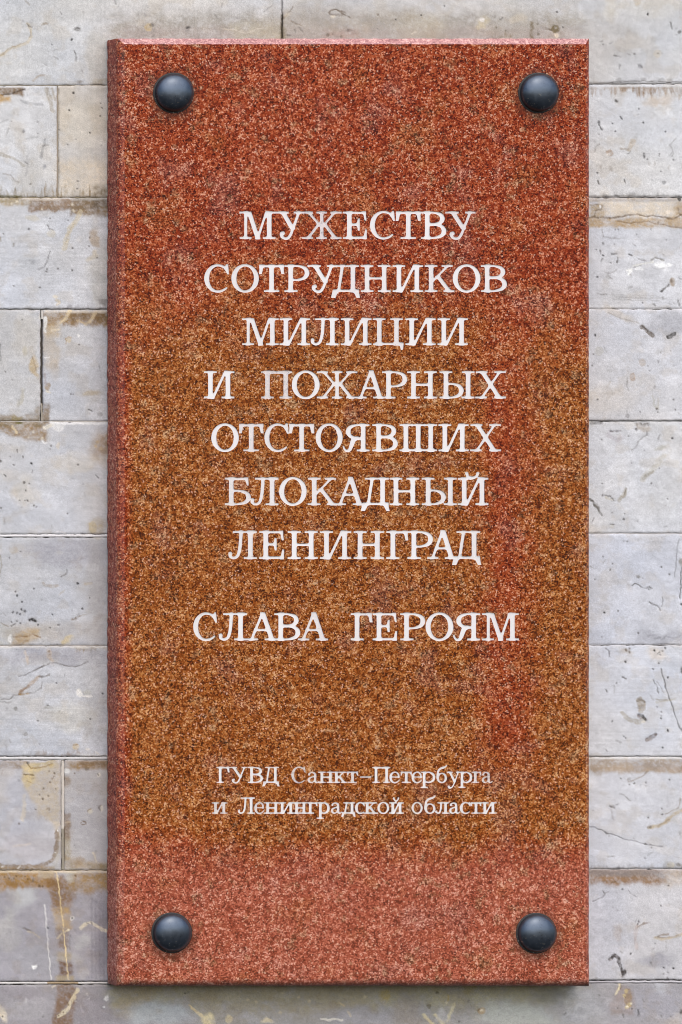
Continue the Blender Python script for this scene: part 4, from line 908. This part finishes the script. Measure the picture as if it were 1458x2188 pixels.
def sd_poly(P, pts):
    x, y = P
    d = np.full(x.shape, 1e9); ins = np.zeros(x.shape, bool)
    n = len(pts)
    for i in range(n):
        ax, ay = pts[i]; bx, by = pts[(i + 1) % n]
        dx, dy = bx - ax, by - ay
        t = np.clip(((x - ax) * dx + (y - ay) * dy) / (dx * dx + dy * dy + 1e-9), 0, 1)
        d = np.minimum(d, np.hypot(x - ax - t * dx, y - ay - t * dy))
        if abs(dy) > 1e-9:
            ins ^= ((ay > y) != (by > y)) & (x < dx * (y - ay) / dy + ax)
    return np.where(ins, -d, d)


def sd_chain(P, pts):
    """round stroke through (x, y, radius) points, smoothed with Catmull-Rom"""
    pts = [tuple(p) for p in pts]
    q = []
    ext = [pts[0]] + pts + [pts[-1]]
    if len(pts) > 2:
        for i in range(1, len(ext) - 2):
            p0, p1, p2, p3 = (np.array(ext[j], float) for j in (i - 1, i, i + 1, i + 2))
            for t in (0, .2, .4, .6, .8):
                q.append(0.5 * (2 * p1 + (p2 - p0) * t + (2 * p0 - 5 * p1 + 4 * p2 - p3) * t * t + (3 * p1 - p0 - 3 * p2 + p3) * t ** 3))
        q.append(np.array(pts[-1], float))
    else:
        q = [np.array(p, float) for p in pts]
    x, y = P
    d = np.full(x.shape, 1e9)
    for a, b in zip(q[:-1], q[1:]):
        dx, dy = b[0] - a[0], b[1] - a[1]
        t = np.clip(((x - a[0]) * dx + (y - a[1]) * dy) / (dx * dx + dy * dy + 1e-9), 0, 1)
        d = np.minimum(d, np.hypot(x - a[0] - t * dx, y - a[1] - t * dy) - (a[2] + (b[2] - a[2]) * t))
    return d


def sd_ring(P, cx, cy, rx, ry, tx, ty):
    x, y = P[0] - cx, P[1] - cy

    def e(a, b):
        k0 = np.hypot(x / a, y / b); k1 = np.hypot(x / a ** 2, y / b ** 2) + 1e-9
        return k0 * (k0 - 1) / k1
    return np.maximum(e(rx, ry), -e(rx - tx, ry - ty))


class G:
    def __init__(self):
        self.p = []

    def box(self, x0, y0, x1, y1): self.p.append(('p', [(x0, y0), (x1, y0), (x1, y1), (x0, y1)])); return self
    def poly(self, *pts): self.p.append(('p', list(pts))); return self
    def chain(self, *pts): self.p.append(('c', pts)); return self
    def ring(self, *a): self.p.append(('r', a)); return self
    def dia(self, x0, y0, x1, y1, w): return self.poly((x0 - w / 2, y0), (x0 + w / 2, y0), (x1 + w / 2, y1), (x1 - w / 2, y1))

    def serif(self, x, y, l, r):
        """serif slab at height y (0 = on the baseline, else hanging from y)"""
        if y <= 0: return self.box(x - l, y, x + r, y + SE)
        return self.box(x - l, y - SE, x + r, y)

    def stem(self, x, h=100, s=ST, b=(15, 15), t=(15, 15), y0=0):
        self.box(x - s / 2, y0, x + s / 2, h)
        if b: self.serif(x, y0, s / 2 + b[0], s / 2 + b[1])
        if t: self.serif(x, h, s / 2 + t[0], s / 2 + t[1])
        return self

    def dist(self, P, k=7.0):
        d = None
        for kind, a in self.p:
            e = sd_poly(P, a) if kind == 'p' else sd_chain(P, a) if kind == 'c' else sd_ring(P, *a)
            if d is None:
                d = e
            else:
                h = np.clip(0.5 + 0.5 * (e - d) / k, 0, 1)
                d = e + (d - e) * h - k * h * (1 - h) * 0.9
        return d - 0.32


def bowl(g, x0, xr, yt, yb, thin=3.8, fat=9.0, left=False):
    """bowl from a stem at x0 reaching out to xr, between heights yt and yb (outer)"""
    t, b, m = yt - thin, yb + thin, (yt + yb) / 2
    s = -1 if left else 1
    e = xr - s * fat
    xm = x0 + (e - x0) * 0.45
    xk = x0 + (e - x0) * 0.86
    hh = (t - b) / 2
    g.chain((x0, t, thin), (xm, t, thin), (xk, m + hh * .66, thin + (fat - thin) * .55), (e, m, fat),
            (xk, m - hh * .66, thin + (fat - thin) * .55), (xm, b, thin), (x0, b, thin))


def arc_c(g, w, h, ov=3):
    cy, ry, rx = h / 2, h / 2 + ov, w * .52
    cx = rx
    pts = []
    for a in range(48, 326, 14):
        r = math.radians(a)
        f = abs(math.cos(r)) ** 1.6 if 90 < a < 270 else 0
        th = 4.3 + 5.0 * f
        if a > 290: th = 4.3 - (a - 290) / 35 * 1.2
        pts.append((cx + (rx - th) * math.cos(r), cy + (ry - th) * math.sin(r), th))
    g.chain(*pts)
    k = h / 100
    g.poly((w * .84, h + 3), (w * .92, h + 3), (w * .965, h - 35 * k), (w * .885, h - 35 * k), (w * .78, h - 14 * k))


def glyph(ch, w):
    g = G()
    low = ch.islower() and ch not in 'бр'
    h = 70 if ch.islower() else 100
    c = ch.upper()
    if ch == 'а':
        g.chain((w * .16, 53, 7), (w * .22, 61, 5), (w * .40, 66, 4), (w * .60, 60, 6.5), (w * .66, 46, 7.5), (w * .66, 14, 7.5), (w * .74, 3, 5), (w * .88, 4, 4), (w * .98, 10, 3.4))
        g.chain((w * .64, 42, 3.6), (w * .40, 37, 4), (w * .16, 27, 6.5), (w * .13, 14, 7.2), (w * .26, 3.5, 4.5), (w * .44, 4, 3.8), (w * .62, 15, 3.6))
        return g
    if ch == 'е':
        g.chain((w * .14, 37, 3.4), (w * .92, 37, 3.4))
        g.chain((w * .88, 37, 6), (w * .84, 54, 6), (w * .66, 66, 4.4), (w * .46, 67, 4.2), (w * .22, 57, 6.5), (w * .12, 37, 8), (w * .18, 16, 7.2), (w * .36, 3.5, 5), (w * .58, 1.5, 4.2), (w * .80, 8, 3.8), (w * .95, 19, 3))
        return g
    if ch == 'р':
        g.stem(w * .25, 70, b=(14, 14), t=(11, 0), y0=-32)
        g.chain((w * .28, 54, 4), (w * .42, 65, 4.2), (w * .60, 66.5, 4.5), (w * .84, 54, 7.5), (w * .90, 35, 8.4), (w * .84, 15, 7.5), (w * .60, 3, 4.5), (w * .42, 5, 4.2), (w * .28, 15, 4))
        return g
    if ch == 'б':
        g.ring(w * .52, 31, w * .46, 33, 16, 8)
        g.chain((w * .15, 32, 7.5), (w * .15, 55, 7), (w * .24, 78, 7), (w * .44, 91, 7), (w * .70, 97, 6.5), (w * .88, 104, 5), (w * .93, 110, 3.4))
        return g
    if ch == 'у':
        g.dia(w * .24, 70, w * .56, 6, 16); g.serif(w * .24, 70, 20, 20); g.serif(w * .80, 70, 15, 15)
        g.chain((w * .79, 68, 4), (w * .58, 10, 4.2), (w * .44, -20, 4.4), (w * .32, -31, 5), (w * .20, -30, 7), (w * .17, -24, 8))
        return g
    if ch == '-':
        return g.box(0, 33, w, 41)
    if c == 'М':
        g.stem(w * .176, h, 11.5, (17, 16), (18, 0)); g.stem(w * .82, h, ST, (15, 15), (0, 15))
        g.dia(w * .265, h, w * .51, 0, 17); g.dia(w * .745, h, w * .50, 0, 9.5)
        g.poly((w * .44, 0), (w * .56, 0), (w * .53, 14), (w * .49, 14))
    elif c == 'У':
        g.dia(w * .24, h, w * .60, 36, 19); g.serif(w * .23, h, 26, 24); g.serif(w * .83, h, 20, 19)
        g.chain((w * .82, h - 3, 5), (w * .62, 40, 5), (w * .53, 16, 5.2), (w * .44, 3, 5.2), (w * .33, 1, 5), (w * .23, 7, 5.6), (w * .20, 17, 7), (w * .25, 20, 7.4))
    elif c == 'Ж':
        g.stem(w * .5, h, 13.5, (13, 13), (13, 13))
        g.dia(w * .16, h, w * .45, 50, 12); g.dia(w * .84, h, w * .55, 50, 10.5)
        g.dia(w * .44, 56, w * .15, 0, 12); g.dia(w * .56, 56, w * .85, 0, 15)
        for x in (.145, .855):
            g.serif(w * x, h, 21, 21); g.serif(w * x, 0, 21, 21)
        g.box(w * .42, 49, w * .58, 57)
    elif c == 'Е':
        g.stem(w * .27, h, ST, (15, 0), (15, 0))
        g.box(w * .27, h - 8, w * .94, h); g.box(w * .27, 0, w * .97, 8.5); g.box(w * .27, 48, w * .66, 56.5)
        g.poly((w * .82, h), (w * .94, h), (w * .985, 67), (w * .90, 67)); g.poly((w * .84, 0), (w * .98, 0), (w, 34), (w * .92, 34))
        g.poly((w * .62, 30), (w * .70, 30), (w * .70, 75), (w * .62, 75), (w * .57, 52))
    elif c == 'С':
        arc_c(g, w, h)
    elif c == 'Т':
        g.stem(w * .5, h, ST, (20, 20), None)
        k = h / 100
        g.box(w * .02, h - 8.5, w * .98, h)
        g.poly((w * .03, h), (w * .20, h), (w * .115, h - 34 * k), (0, h - 34 * k)); g.poly((w * .80, h), (w * .97, h), (w, h - 34 * k), (w * .885, h - 34 * k))
    elif c == 'В':
        g.stem(w * .27, h, ST, (15, 0), (15, 0))
        bowl(g, w * .27, w * .94, h, 48.5); bowl(g, w * .27, w, 57, 0)
    elif c == 'О':
        k = h / 100
        g.ring(w / 2, h / 2, w / 2, h / 2 + 3, min(19, w * .2), 8.8)
    elif c == 'Р':
        g.stem(w * .27, h, ST, (15, 17), (15, 0)); bowl(g, w * .27, w, h, 41)
    elif c == 'Д':
        k = h / 100
        f = 22 if h == 100 else 20
        g.dia(w * .40, h, w * .26, 4, 11.5); g.box(w * .755 - ST / 2, 0, w * .755 + ST / 2, h)
        g.box(w * .15, h - SE, w * .97, h); g.box(w * .10, 0, w * .94, 8.5)
        g.poly((w * .06, 8), (w * .26, 3), (w * .15, -f), (w * .0, -f)); g.poly((w * .76, 3), (w * .95, 8), (w, -f), (w * .88, -f))
    elif c == 'Н':
        g.stem(w * .225, h); g.stem(w * .775, h); g.box(w * .2, h / 2 - 3.6, w * .8, h / 2 + 5)
    elif c in 'ИЙ':
        g.stem(w * .225, h, ST, (15, 2), (15, 15)); g.stem(w * .775, h, ST, (15, 15), (2, 15))
        g.dia(w * .30, 0, w * .70, h, 10.5)
        if c == 'Й':
            e = h - 100 + (13 if h < 100 else 3)
            g.chain((w * .30, 113 + e, 6), (w * .345, 102 + e, 4.6), (w * .475, 96 + e, 5.2), (w * .605, 102 + e, 4.6), (w * .65, 113 + e, 6))
    elif c == 'К':
        g.stem(w * .225, h)
        k = h / 100
        g.dia(w * .79, h, w * .28, 40 * k, 11); g.dia(w * .44, 58 * k, w * .83, 0, 18); g.serif(w * .77, h, 24, 18); g.serif(w * .80, 0, 20, 21)
    elif c == 'Л':
        k = h / 100
        g.stem(w * .76, h, ST, (15, 15), (0, 15)); g.box(w * .17, h - SE, w * .9, h)
        g.chain((w * .45, h - 4, 6.2), (w * .43, 60 * k, 6.2), (w * .40, 32 * k, 6), (w * .33, 10 * k, 5.4), (w * .20, 3, 4.6), (w * .09, 9, 5.5), (w * .09, 18 * k, 7.4))
    elif c == 'Ц':
        g.stem(w * .21, h, ST, (15, 0)); g.stem(w * .76, h, ST, (0, 0)); g.box(w * .1, 0, w * .95, 8.5)
        g.poly((w * .84, 8), (w * .99, 8), (w * .97, -18), (w * .90, -18))
    elif c == 'А':
        g.dia(w * .52, 101, w * .17, 0, 10.5); g.dia(w * .525, 103, w * .83, 0, 18); g.box(w * .27, 34, w * .74, 42)
        g.serif(w * .18, 0, w * .18, w * .20); g.serif(w * .81, 0, w * .22, w * .19)
    elif c == 'П':
        g.stem(w * .21, h); g.stem(w * .79, h); g.box(w * .1, h - 9, w * .9, h)
    elif c == 'Ы':
        g.stem(w * .215, h, ST, (15, 0)); bowl(g, w * .215, w * .71, 57, 0); g.stem(w * .83, h)
    elif c == 'Х':
        g.dia(w * .23, h, w * .78, 0, 18.5); g.dia(w * .80, h, w * .21, 0, 10.5)
        for x, y in ((.22, h), (.80, h), (.20, 0), (.80, 0)):
            g.serif(w * x, y, 22, 22)
    elif c == 'Я':
        g.stem(w * .73, h, ST, (15, 15), (0, 15)); bowl(g, w * .73, w * .10, h, 44, left=True)
        g.chain((w * .52, 48, 6), (w * .38, 40, 8.5), (w * .31, 22, 8), (w * .24, 5, 6), (w * .13, 1.5, 4.5), (w * .05, 8, 4), (w * .02, 17, 3.2))
    elif c == 'Ш':
        for x in (.185, .51, .84):
            g.stem(w * x, h, ST, (0, 0), (15, 15))
        g.serif(w * .185, 0, 24, 0); g.serif(w * .84, 0, 0, 24); g.box(w * .1, 0, w * .92, 8.5)
    elif c == 'Б':
        g.stem(w * .26, h, ST, (15, 0), (15, 0)); bowl(g, w * .26, w, 56, 0)
        g.box(w * .26, h - 8.5, w * .88, h); g.poly((w * .76, h), (w * .89, h), (w * .915, 71), (w * .84, 71))
    elif c == 'Г':
        k = h / 100
        g.stem(w * .32, h, ST, (15, 15), (15, 0)); g.box(w * .3, h - 8.5, w * .95, h)
        g.poly((w * .78, h), (w * .94, h), (w, h - 34 * k), (w * .87, h - 34 * k))
    return g


# text lines: (cap top v, baseline v, [(letter, u left, u right), ...]); u, v as seen over the wall
def ln(s, *xs):
    return [(s[i], xs[2 * i], xs[2 * i + 1]) for i in range(len(s))]


LINES = [
    (452, 510, ln('МУЖЕСТВУ', 512, 590, 590, 650, 645, 731, 733, 785, 791, 847, 846, 900, 898.5, 954.5, 952, 1017)),
    (566, 623.5, ln('СОТРУДНИКОВ', 437, 492.5, 495, 554, 554, 608, 607, 662, 658, 721, 708, 770, 770, 836.5, 837.5, 907, 907, 973, 968, 1027.5, 1026, 1084)),
    (679.7, 737, ln('МИЛИЦИИ', 517, 597, 596, 665.5, 663, 726, 726.5, 797, 797, 864, 865, 933.5, 933.5, 1002.5)),
    (793, 851, ln('ИПОЖАРНЫХ', 435, 503, 558, 625.5, 624, 684, 677, 765, 760, 824, 816, 871, 869.5, 935, 937, 1014, 1015, 1083)),
    (906, 964, ln('ОТСТОЯВШИХ', 452, 511, 511, 564, 565.5, 620, 618, 672.5, 675, 733, 733.5, 792.5, 794.5, 851, 853, 934, 936, 1003.7, 1003.7, 1072.5)),
    (1020.5, 1079, ln('БЛОКАДНЫЙ', 480, 537, 534.5, 597, 597, 656, 657, 724, 716, 780, 771.5, 833.5, 832, 897.5, 899, 976, 977, 1046)),
    (1134.5, 1194, ln('ЛЕНИНГРАД', 487, 551, 554, 608, 614.5, 680.5, 682.5, 753, 755, 822, 824.5, 873.5, 870, 926, 913.5, 977, 966.5, 1029)),
    (1310, 1368, ln('СЛАВАГЕРОЯМ', 413.5, 466.5, 466.5, 530, 526, 594, 585, 642.5, 637, 702, 748, 797, 796, 849.5, 854.5, 909.5, 910, 969.5, 969.5, 1029, 1030, 1110)),
    (1638.8, 1672.7, ln('ГУВДСанкт-Петербурга', 461.5, 491.5, 490, 530, 529, 563, 561, 598, 623, 655, 657, 683, 681, 714, 713, 742, 742, 766, 769.5, 794, 796, 835, 832.5, 855.5, 856.5, 881, 880, 903, 899, 931, 932, 956.5, 954, 986.5, 980.5, 1010, 1010, 1029.5, 1029.5, 1053)),
    (1704, 1738.4, ln('иЛенинградскойобласти', 454, 486, 508, 546.5, 544, 565.5, 565.5, 597, 596, 629.5, 628, 656.5, 656, 679.5, 678.5, 705, 707, 731.5, 729.5, 760.5, 759, 781, 779, 806.5, 807, 832.5, 833.5, 862, 880, 904, 906, 932, 930, 960, 960, 983.5, 983, 1007, 1006, 1029.5, 1029.5, 1061)),
]


class Letter:
    def __init__(self, ch, u0, u1, vt, vb, seed):
        self.ch, self.u0, self.vb = ch, u0, vb
        self.k = (vb - vt) / 100.0
        self.w = (u1 - u0) / self.k
        self.g = glyph(ch, self.w)
        self.seed = seed

    def sdf(self, u, v):
        x = (u - self.u0) / self.k
        y = (self.vb - v) / self.k
        d = self.g.dist((x, y), 7.0) * self.k
        d = d + 0.8 * (fbm(u / 4.2, v / 4.2, self.seed, 3) - 0.5)      # hand-cut edge
        return d


def contours(L, cell):
    us = np.arange(L.u0 - 5, L.u0 + L.w * L.k + 5 + cell, cell)
    vs = np.arange(L.vb - 122 * L.k, L.vb + 40 * L.k, cell)
    U, V = np.meshgrid(us, vs)
    F = L.sdf(U, V)
    F[np.abs(F) < 1e-6] = 1e-6
    F[0, :] = F[-1, :] = 1; F[:, 0] = F[:, -1] = 1
    s = F < 0
    segs = {}
    pts = {}
    ny, nx = F.shape

    def hp(j, i):
        key = ('h', j, i)
        if key not in pts:
            t = F[j, i] / (F[j, i] - F[j, i + 1]); pts[key] = (us[i] + t * cell, vs[j])
        return key

    def vp(j, i):
        key = ('v', j, i)
        if key not in pts:
            t = F[j, i] / (F[j, i] - F[j + 1, i]); pts[key] = (us[i], vs[j] + t * cell)
        return key
    code = s[:-1, :-1] * 1 + s[:-1, 1:] * 2 + s[1:, 1:] * 4 + s[1:, :-1] * 8
    nxt = {}
    for j, i in np.argwhere((code > 0) & (code < 15)):
        cde = code[j, i]
        T, R, Bm, Lf = (hp, (j, i)), (vp, (j, i + 1)), (hp, (j + 1, i)), (vp, (j, i))
        tab = {1: [(Lf, T)], 2: [(T, R)], 3: [(Lf, R)], 4: [(R, Bm)], 5: [(Lf, T), (R, Bm)], 6: [(T, Bm)], 7: [(Lf, Bm)],
               8: [(Bm, Lf)], 9: [(Bm, T)], 10: [(T, R), (Bm, Lf)], 11: [(Bm, R)], 12: [(R, Lf)], 13: [(R, T)], 14: [(T, Lf)]}[int(cde)]
        for a, b in tab:
            nxt[a[0](*a[1])] = b[0](*b[1])
    loops = []
    while nxt:
        k0 = next(iter(nxt)); loop = [k0]; k = nxt.pop(k0)
        while k != k0 and k in nxt:
            loop.append(k); k = nxt.pop(k)
        if len(loop) > 5:
            loops.append(simplify([pts[q] for q in loop], 0.10))
    return loops


def simplify(p, tol):
    p = np.array(p)

    def dp(a, b):
        if b <= a + 1:
            return []
        A, Bq = p[a], p[b]
        d = Bq - A
        L = math.hypot(*d) + 1e-9
        dist = np.abs(d[0] * (p[a + 1:b, 1] - A[1]) - d[1] * (p[a + 1:b, 0] - A[0])) / L
        k = int(dist.argmax())
        if dist[k] < tol:
            return []
        k += a + 1
        return dp(a, k) + [k] + dp(k, b)
    m = len(p) // 2
    p = np.vstack([p, p[:1]])
    keep = [0] + dp(0, m) + [m] + dp(m, len(p) - 1)
    return [tuple(p[i]) for i in keep]


# ------------------------------------------------------------------ the plaque
DS, DF = 54.0, 66.0           # side faces end here / front face (u in front of the wall)
CUT = 1.3                     # depth of the engraving, u
plaque = empty('memorial_plaque', W(740, 2107, 33), 'tall red granite plaque with white engraved lettering and four dark domed bolts', 'plaque')

# outlines as seen over the wall: at the side arris (DS) and at the front arris (DF)
SIDE = (249.0, 82.5, 1258.0, 2107.0)
FACE = (266.5, 94.5, 1251.8, 2093.0)
rr = random.Random(3)


def jit(a): return rr.uniform(-a, a)


strips = [94.5, 440]
letters = []
seed = 500
for vt, vb, items in LINES:
    row = []
    for ch, a, b in items:
        seed += 1
        row.append(Letter(ch, a, b, vt, vb, seed))
    letters.append(row)
cuts = [440, 536, 652, 768, 881, 995, 1104, 1250, 1400, 1625, 1694, 1760]
sv = [FACE[1]] + cuts + [FACE[3]]
lineof = {1: 0, 2: 1, 3: 2, 4: 3, 5: 4, 6: 5, 7: 6, 8: 7, 10: 8, 11: 9}

# jittered arris points
NV = [FACE[1]]
for a, b in zip(sv[:-1], sv[1:]):
    n = max(1, int((b - a) / 9))
    NV += [a + (b - a) * q / n for q in range(1, n + 1)]
left_pts = [(FACE[0] + jit(.9), v) for v in NV]
right_pts = [(FACE[2] + jit(.6), v) for v in NV]
nh = 110
top_pts = [(FACE[0] + (FACE[2] - FACE[0]) * q / nh, FACE[1] + (jit(.5) if 0 < q < nh else 0)) for q in range(nh + 1)]
bot_pts = [(FACE[0] + (FACE[2] - FACE[0]) * q / nh, FACE[3] + (jit(.7) if 0 < q < nh else 0)) for q in range(nh + 1)]
for L_ in (left_pts, right_pts):
    L_[0] = (top_pts[0] if L_ is left_pts else top_pts[-1]); L_[-1] = (bot_pts[0] if L_ is left_pts else bot_pts[-1])


def F3(u, v, d=DF, sink=0.0):
    x, y = onplane(u, v, d)
    return W(x, y, d - sink)


slab_v, slab_f, slab_m = [], [], []


def add_face(pts, m):
    b = len(slab_v)
    slab_v.extend(pts); slab_f.append(tuple(range(b, b + len(pts)))); slab_m.append(m)


letter_objs = []
for si in range(len(sv) - 1):
    va, vb = sv[si], sv[si + 1]
    row = letters[lineof[si]] if si in lineof else []
    lp = [p for p in left_pts if va - 1e-6 <= p[1] <= vb + 1e-6]
    rp = [p for p in right_pts if va - 1e-6 <= p[1] <= vb + 1e-6]
    outline = lp[:]
    if si == len(sv) - 2: outline += bot_pts[1:-1]
    outline += rp[::-1]
    if si == 0: outline += top_pts[1:-1][::-1]
    verts = [Vector(p) for p in outline]
    n0 = len(verts)
    edges = [(i, (i + 1) % n0) for i in range(n0)]
    for Lt in row:
        for lo in contours(Lt, 0.8 if Lt.k > .5 else 0.55):
            b = len(verts); n = len(lo)
            verts += [Vector(p) for p in lo]
            edges += [(b + i, b + (i + 1) % n) for i in range(n)]
    # faces: the outline as one face region, triangles inside it
    ov, oe, of, *_ = delaunay_2d_cdt(verts, edges, [list(range(n0))], 1, 1e-4)
    P = np.array([tuple(p) for p in ov])
    tri = np.array([f for f in of if len(f) == 3])
    cen = P[tri].mean(1)
    owner = np.full(len(tri), -1)
    for k, Lt in enumerate(row):
        m = (owner < 0) & (cen[:, 0] > Lt.u0 - 5) & (cen[:, 0] < Lt.u0 + Lt.w * Lt.k + 5)
        ii = np.nonzero(m)[0]
        if len(ii):
            d = Lt.sdf(cen[ii, 0], cen[ii, 1])
            owner[ii[d < 0]] = k
    base = len(slab_v)
    slab_v.extend([F3(*p) for p in P])
    # orientation: make every triangle face the viewer (-y)
    a, b, c = P[tri[:, 0]], P[tri[:, 1]], P[tri[:, 2]]
    cr = (b[:, 0] - a[:, 0]) * (c[:, 1] - a[:, 1]) - (b[:, 1] - a[:, 1]) * (c[:, 0] - a[:, 0])
    tri[cr > 0] = tri[cr > 0][:, ::-1]
    for t in tri[owner < 0]:
        slab_f.append(tuple(int(x) + base for x in t)); slab_m.append(0)
    emap = {}
    for ti, t in enumerate(tri):
        for e in range(3):
            emap.setdefault((min(t[e], t[(e + 1) % 3]), max(t[e], t[(e + 1) % 3])), []).append(ti)
    for k, Lt in enumerate(row):
        own = np.nonzero(owner == k)[0]
        if not len(own):
            continue
        used = sorted(set(tri[own].ravel().tolist()))
        rem = {q: i for i, q in enumerate(used)}
        n = len(used)
        lv = [F3(*P[q], DF, CUT) for q in used]
        lf = [tuple(rem[int(x)] for x in t) for t in tri[own]]
        lm = [0] * len(lf)
        tv = {}
        for ti in own:
            t = tri[ti]
            for e in range(3):
                p, q = int(t[e]), int(t[(e + 1) % 3])
                nb = [x for x in emap[(min(p, q), max(p, q))] if x != ti]
                if nb and owner[nb[0]] < 0:
                    for s_ in (p, q):
                        if s_ not in tv:
                            tv[s_] = len(lv); lv.append(F3(*P[s_], DF, 0))
                    lf.append((rem[q], rem[p], tv[p], tv[q])); lm.append(1)
        org = F3(Lt.u0, Lt.vb)
        o = mesh_obj('letter' if Lt.ch != '-' else 'dash', lv, lf, [M_PAINT, M_GRANITE], plaque, org, mat_idx=lm)
        letter_objs.append((o, lineof[si], k, Lt.ch))

rw = random.Random(11)
WORN = {(0, 2): .75, (0, 7): .55, (3, 1): .8, (3, 4): .35, (8, 4): .9, (8, 5): .6, (8, 8): .6, (8, 18): .7, (8, 19): .9, (8, 20): .8, (9, 0): .7, (9, 2): .6,
        (4, 1): .55, (7, 4): .5, (5, 0): .5, (1, 9): .15, (2, 4): .45, (1, 3): .1}
for o, li, k, ch in letter_objs:
    o['wear'] = WORN.get((li, k), rw.uniform(.06, .42))


# chamfers and sides
def side_pt(p, which):
    """point on the side arris (DS) that matches a front arris point"""
    u, v = p
    su = SIDE[0] + (SIDE[2] - SIDE[0]) * (u - FACE[0]) / (FACE[2] - FACE[0])
    s_v = SIDE[1] + (SIDE[3] - SIDE[1]) * (v - FACE[1]) / (FACE[3] - FACE[1])
    if which == 'l': su = SIDE[0] + jit(.8)
    if which == 'r': su = SIDE[2] + jit(.5)
    if which == 't': s_v = SIDE[1] + jit(.5)
    if which == 'b': s_v = SIDE[3] + jit(.7)
    return su, s_v


corner = {(0, 0): (SIDE[0], SIDE[1]), (1, 0): (SIDE[2], SIDE[1]), (0, 1): (SIDE[0], SIDE[3]), (1, 1): (SIDE[2], SIDE[3])}
for which, pts in (('l', left_pts), ('r', right_pts), ('t', top_pts), ('b', bot_pts)):
    sp = [side_pt(p, which) for p in pts]
    if which == 'l': sp[0], sp[-1] = corner[(0, 0)], corner[(0, 1)]
    if which == 'r': sp[0], sp[-1] = corner[(1, 0)], corner[(1, 1)]
    if which == 't': sp[0], sp[-1] = corner[(0, 0)], corner[(1, 0)]
    if which == 'b': sp[0], sp[-1] = corner[(0, 1)], corner[(1, 1)]
    flip = which in 'lb'
    for i in range(len(pts) - 1):
        a, b = F3(*pts[i]), F3(*pts[i + 1])
        c_, d_ = F3(*sp[i + 1], DS), F3(*sp[i], DS)
        e_, f_ = (c_[0], W(0, 0, 3)[1], c_[2]), (d_[0], W(0, 0, 3)[1], d_[2])
        q2 = [d_, c_, e_, f_]
        add_face(q2 if flip else q2[::-1], 2)
        if which == 't':
            add_face([a, b, c_, d_][::-1], 3)
            continue
        arc = []
        for t in (0, .2, .4, .6, .8, 1.0):
            row = []
            for fr_, sd_ in ((a, d_), (b, c_)):
                ctl = (sd_[0], fr_[1], sd_[2])
                bow = [.35 * (p + r) / 2 + .65 * q for p, q, r in zip(fr_, ctl, sd_)]
                row.append(tuple((1 - t) ** 2 * p + 2 * t * (1 - t) * q + t * t * r for p, q, r in zip(fr_, bow, sd_)))
            arc.append(row)
        for r0, r1 in zip(arc[:-1], arc[1:]):
            q1 = [r0[0], r0[1], r1[1], r1[0]]
            add_face(q1 if flip else q1[::-1], 1)
        if i == 0 or i == len(pts) - 2:
            add_face([r[0] if i == 0 else r[1] for r in arc], 1)
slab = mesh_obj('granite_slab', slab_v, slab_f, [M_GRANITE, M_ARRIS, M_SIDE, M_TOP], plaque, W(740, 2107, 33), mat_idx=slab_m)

# ------------------------------------------------------------------ domed bolts
def lathe(profile, n=48, wob=0.0, seed=0):
    """profile: (radius u, height above the slab face u)"""
    vs, fs = [], []
    for j, (r, z) in enumerate(profile):
        for i in range(n):
            a = 2 * math.pi * i / n
            k = 1 + wob * math.sin(3 * a + seed) + wob * .6 * math.sin(5 * a + 2 * seed)
            vs.append((r * k * math.cos(a) * S, -z * S, r * k * math.sin(a) * S))
    for j in range(len(profile) - 1):
        for i in range(n):
            a, b = j * n + i, j * n + (i + 1) % n
            fs.append((a, b, b + n, a + n))
    fs.append(tuple(range((len(profile) - 1) * n, len(profile) * n)))
    return np.array(vs), fs


dome = [(39.5, 0.0), (39.8, 3.5)]
for q in range(1, 15):
    t = q / 15 * math.pi / 2
    dome.append((39.8 * math.cos(t) ** 0.92, 3.5 + 21 * math.sin(t)))
rim = [(43.4, -.3), (43.0, 1.2), (41.0, 1.6), (38.6, 1.2)]
for bi, (u, v) in enumerate(((371, 198.5), (1151, 198.5), (367, 1993), (1146, 1994))):
    c3 = np.array(F3(u, v))
    vs, fs = lathe(dome, 48, .003, bi)
    # small dents and a very slight individual tilt
    rb = random.Random(40 + bi)
    tx, tz = rb.uniform(-.02, .02), rb.uniform(-.02, .02)
    vs[:, 1] += vs[:, 0] * tx + vs[:, 2] * tz
    o = mesh_obj('bolt', vs + c3, fs, [M_BOLT], plaque, c3, smooth=[True] * len(fs))
    vs, fs = lathe(rim, 48, .004, bi + 5)
    mesh_obj('washer', vs + c3, fs[:-1], [M_RIM], o, c3, smooth=[True] * (len(fs) - 1))
    w_ = [x for x in o.children][0]
    w_.location = (0, 0, 0)

print('triangles', sum(len(o.data.loop_triangles) or len(o.data.polygons) for o in col.objects if o.type == 'MESH'), 'objects', len(col.objects))
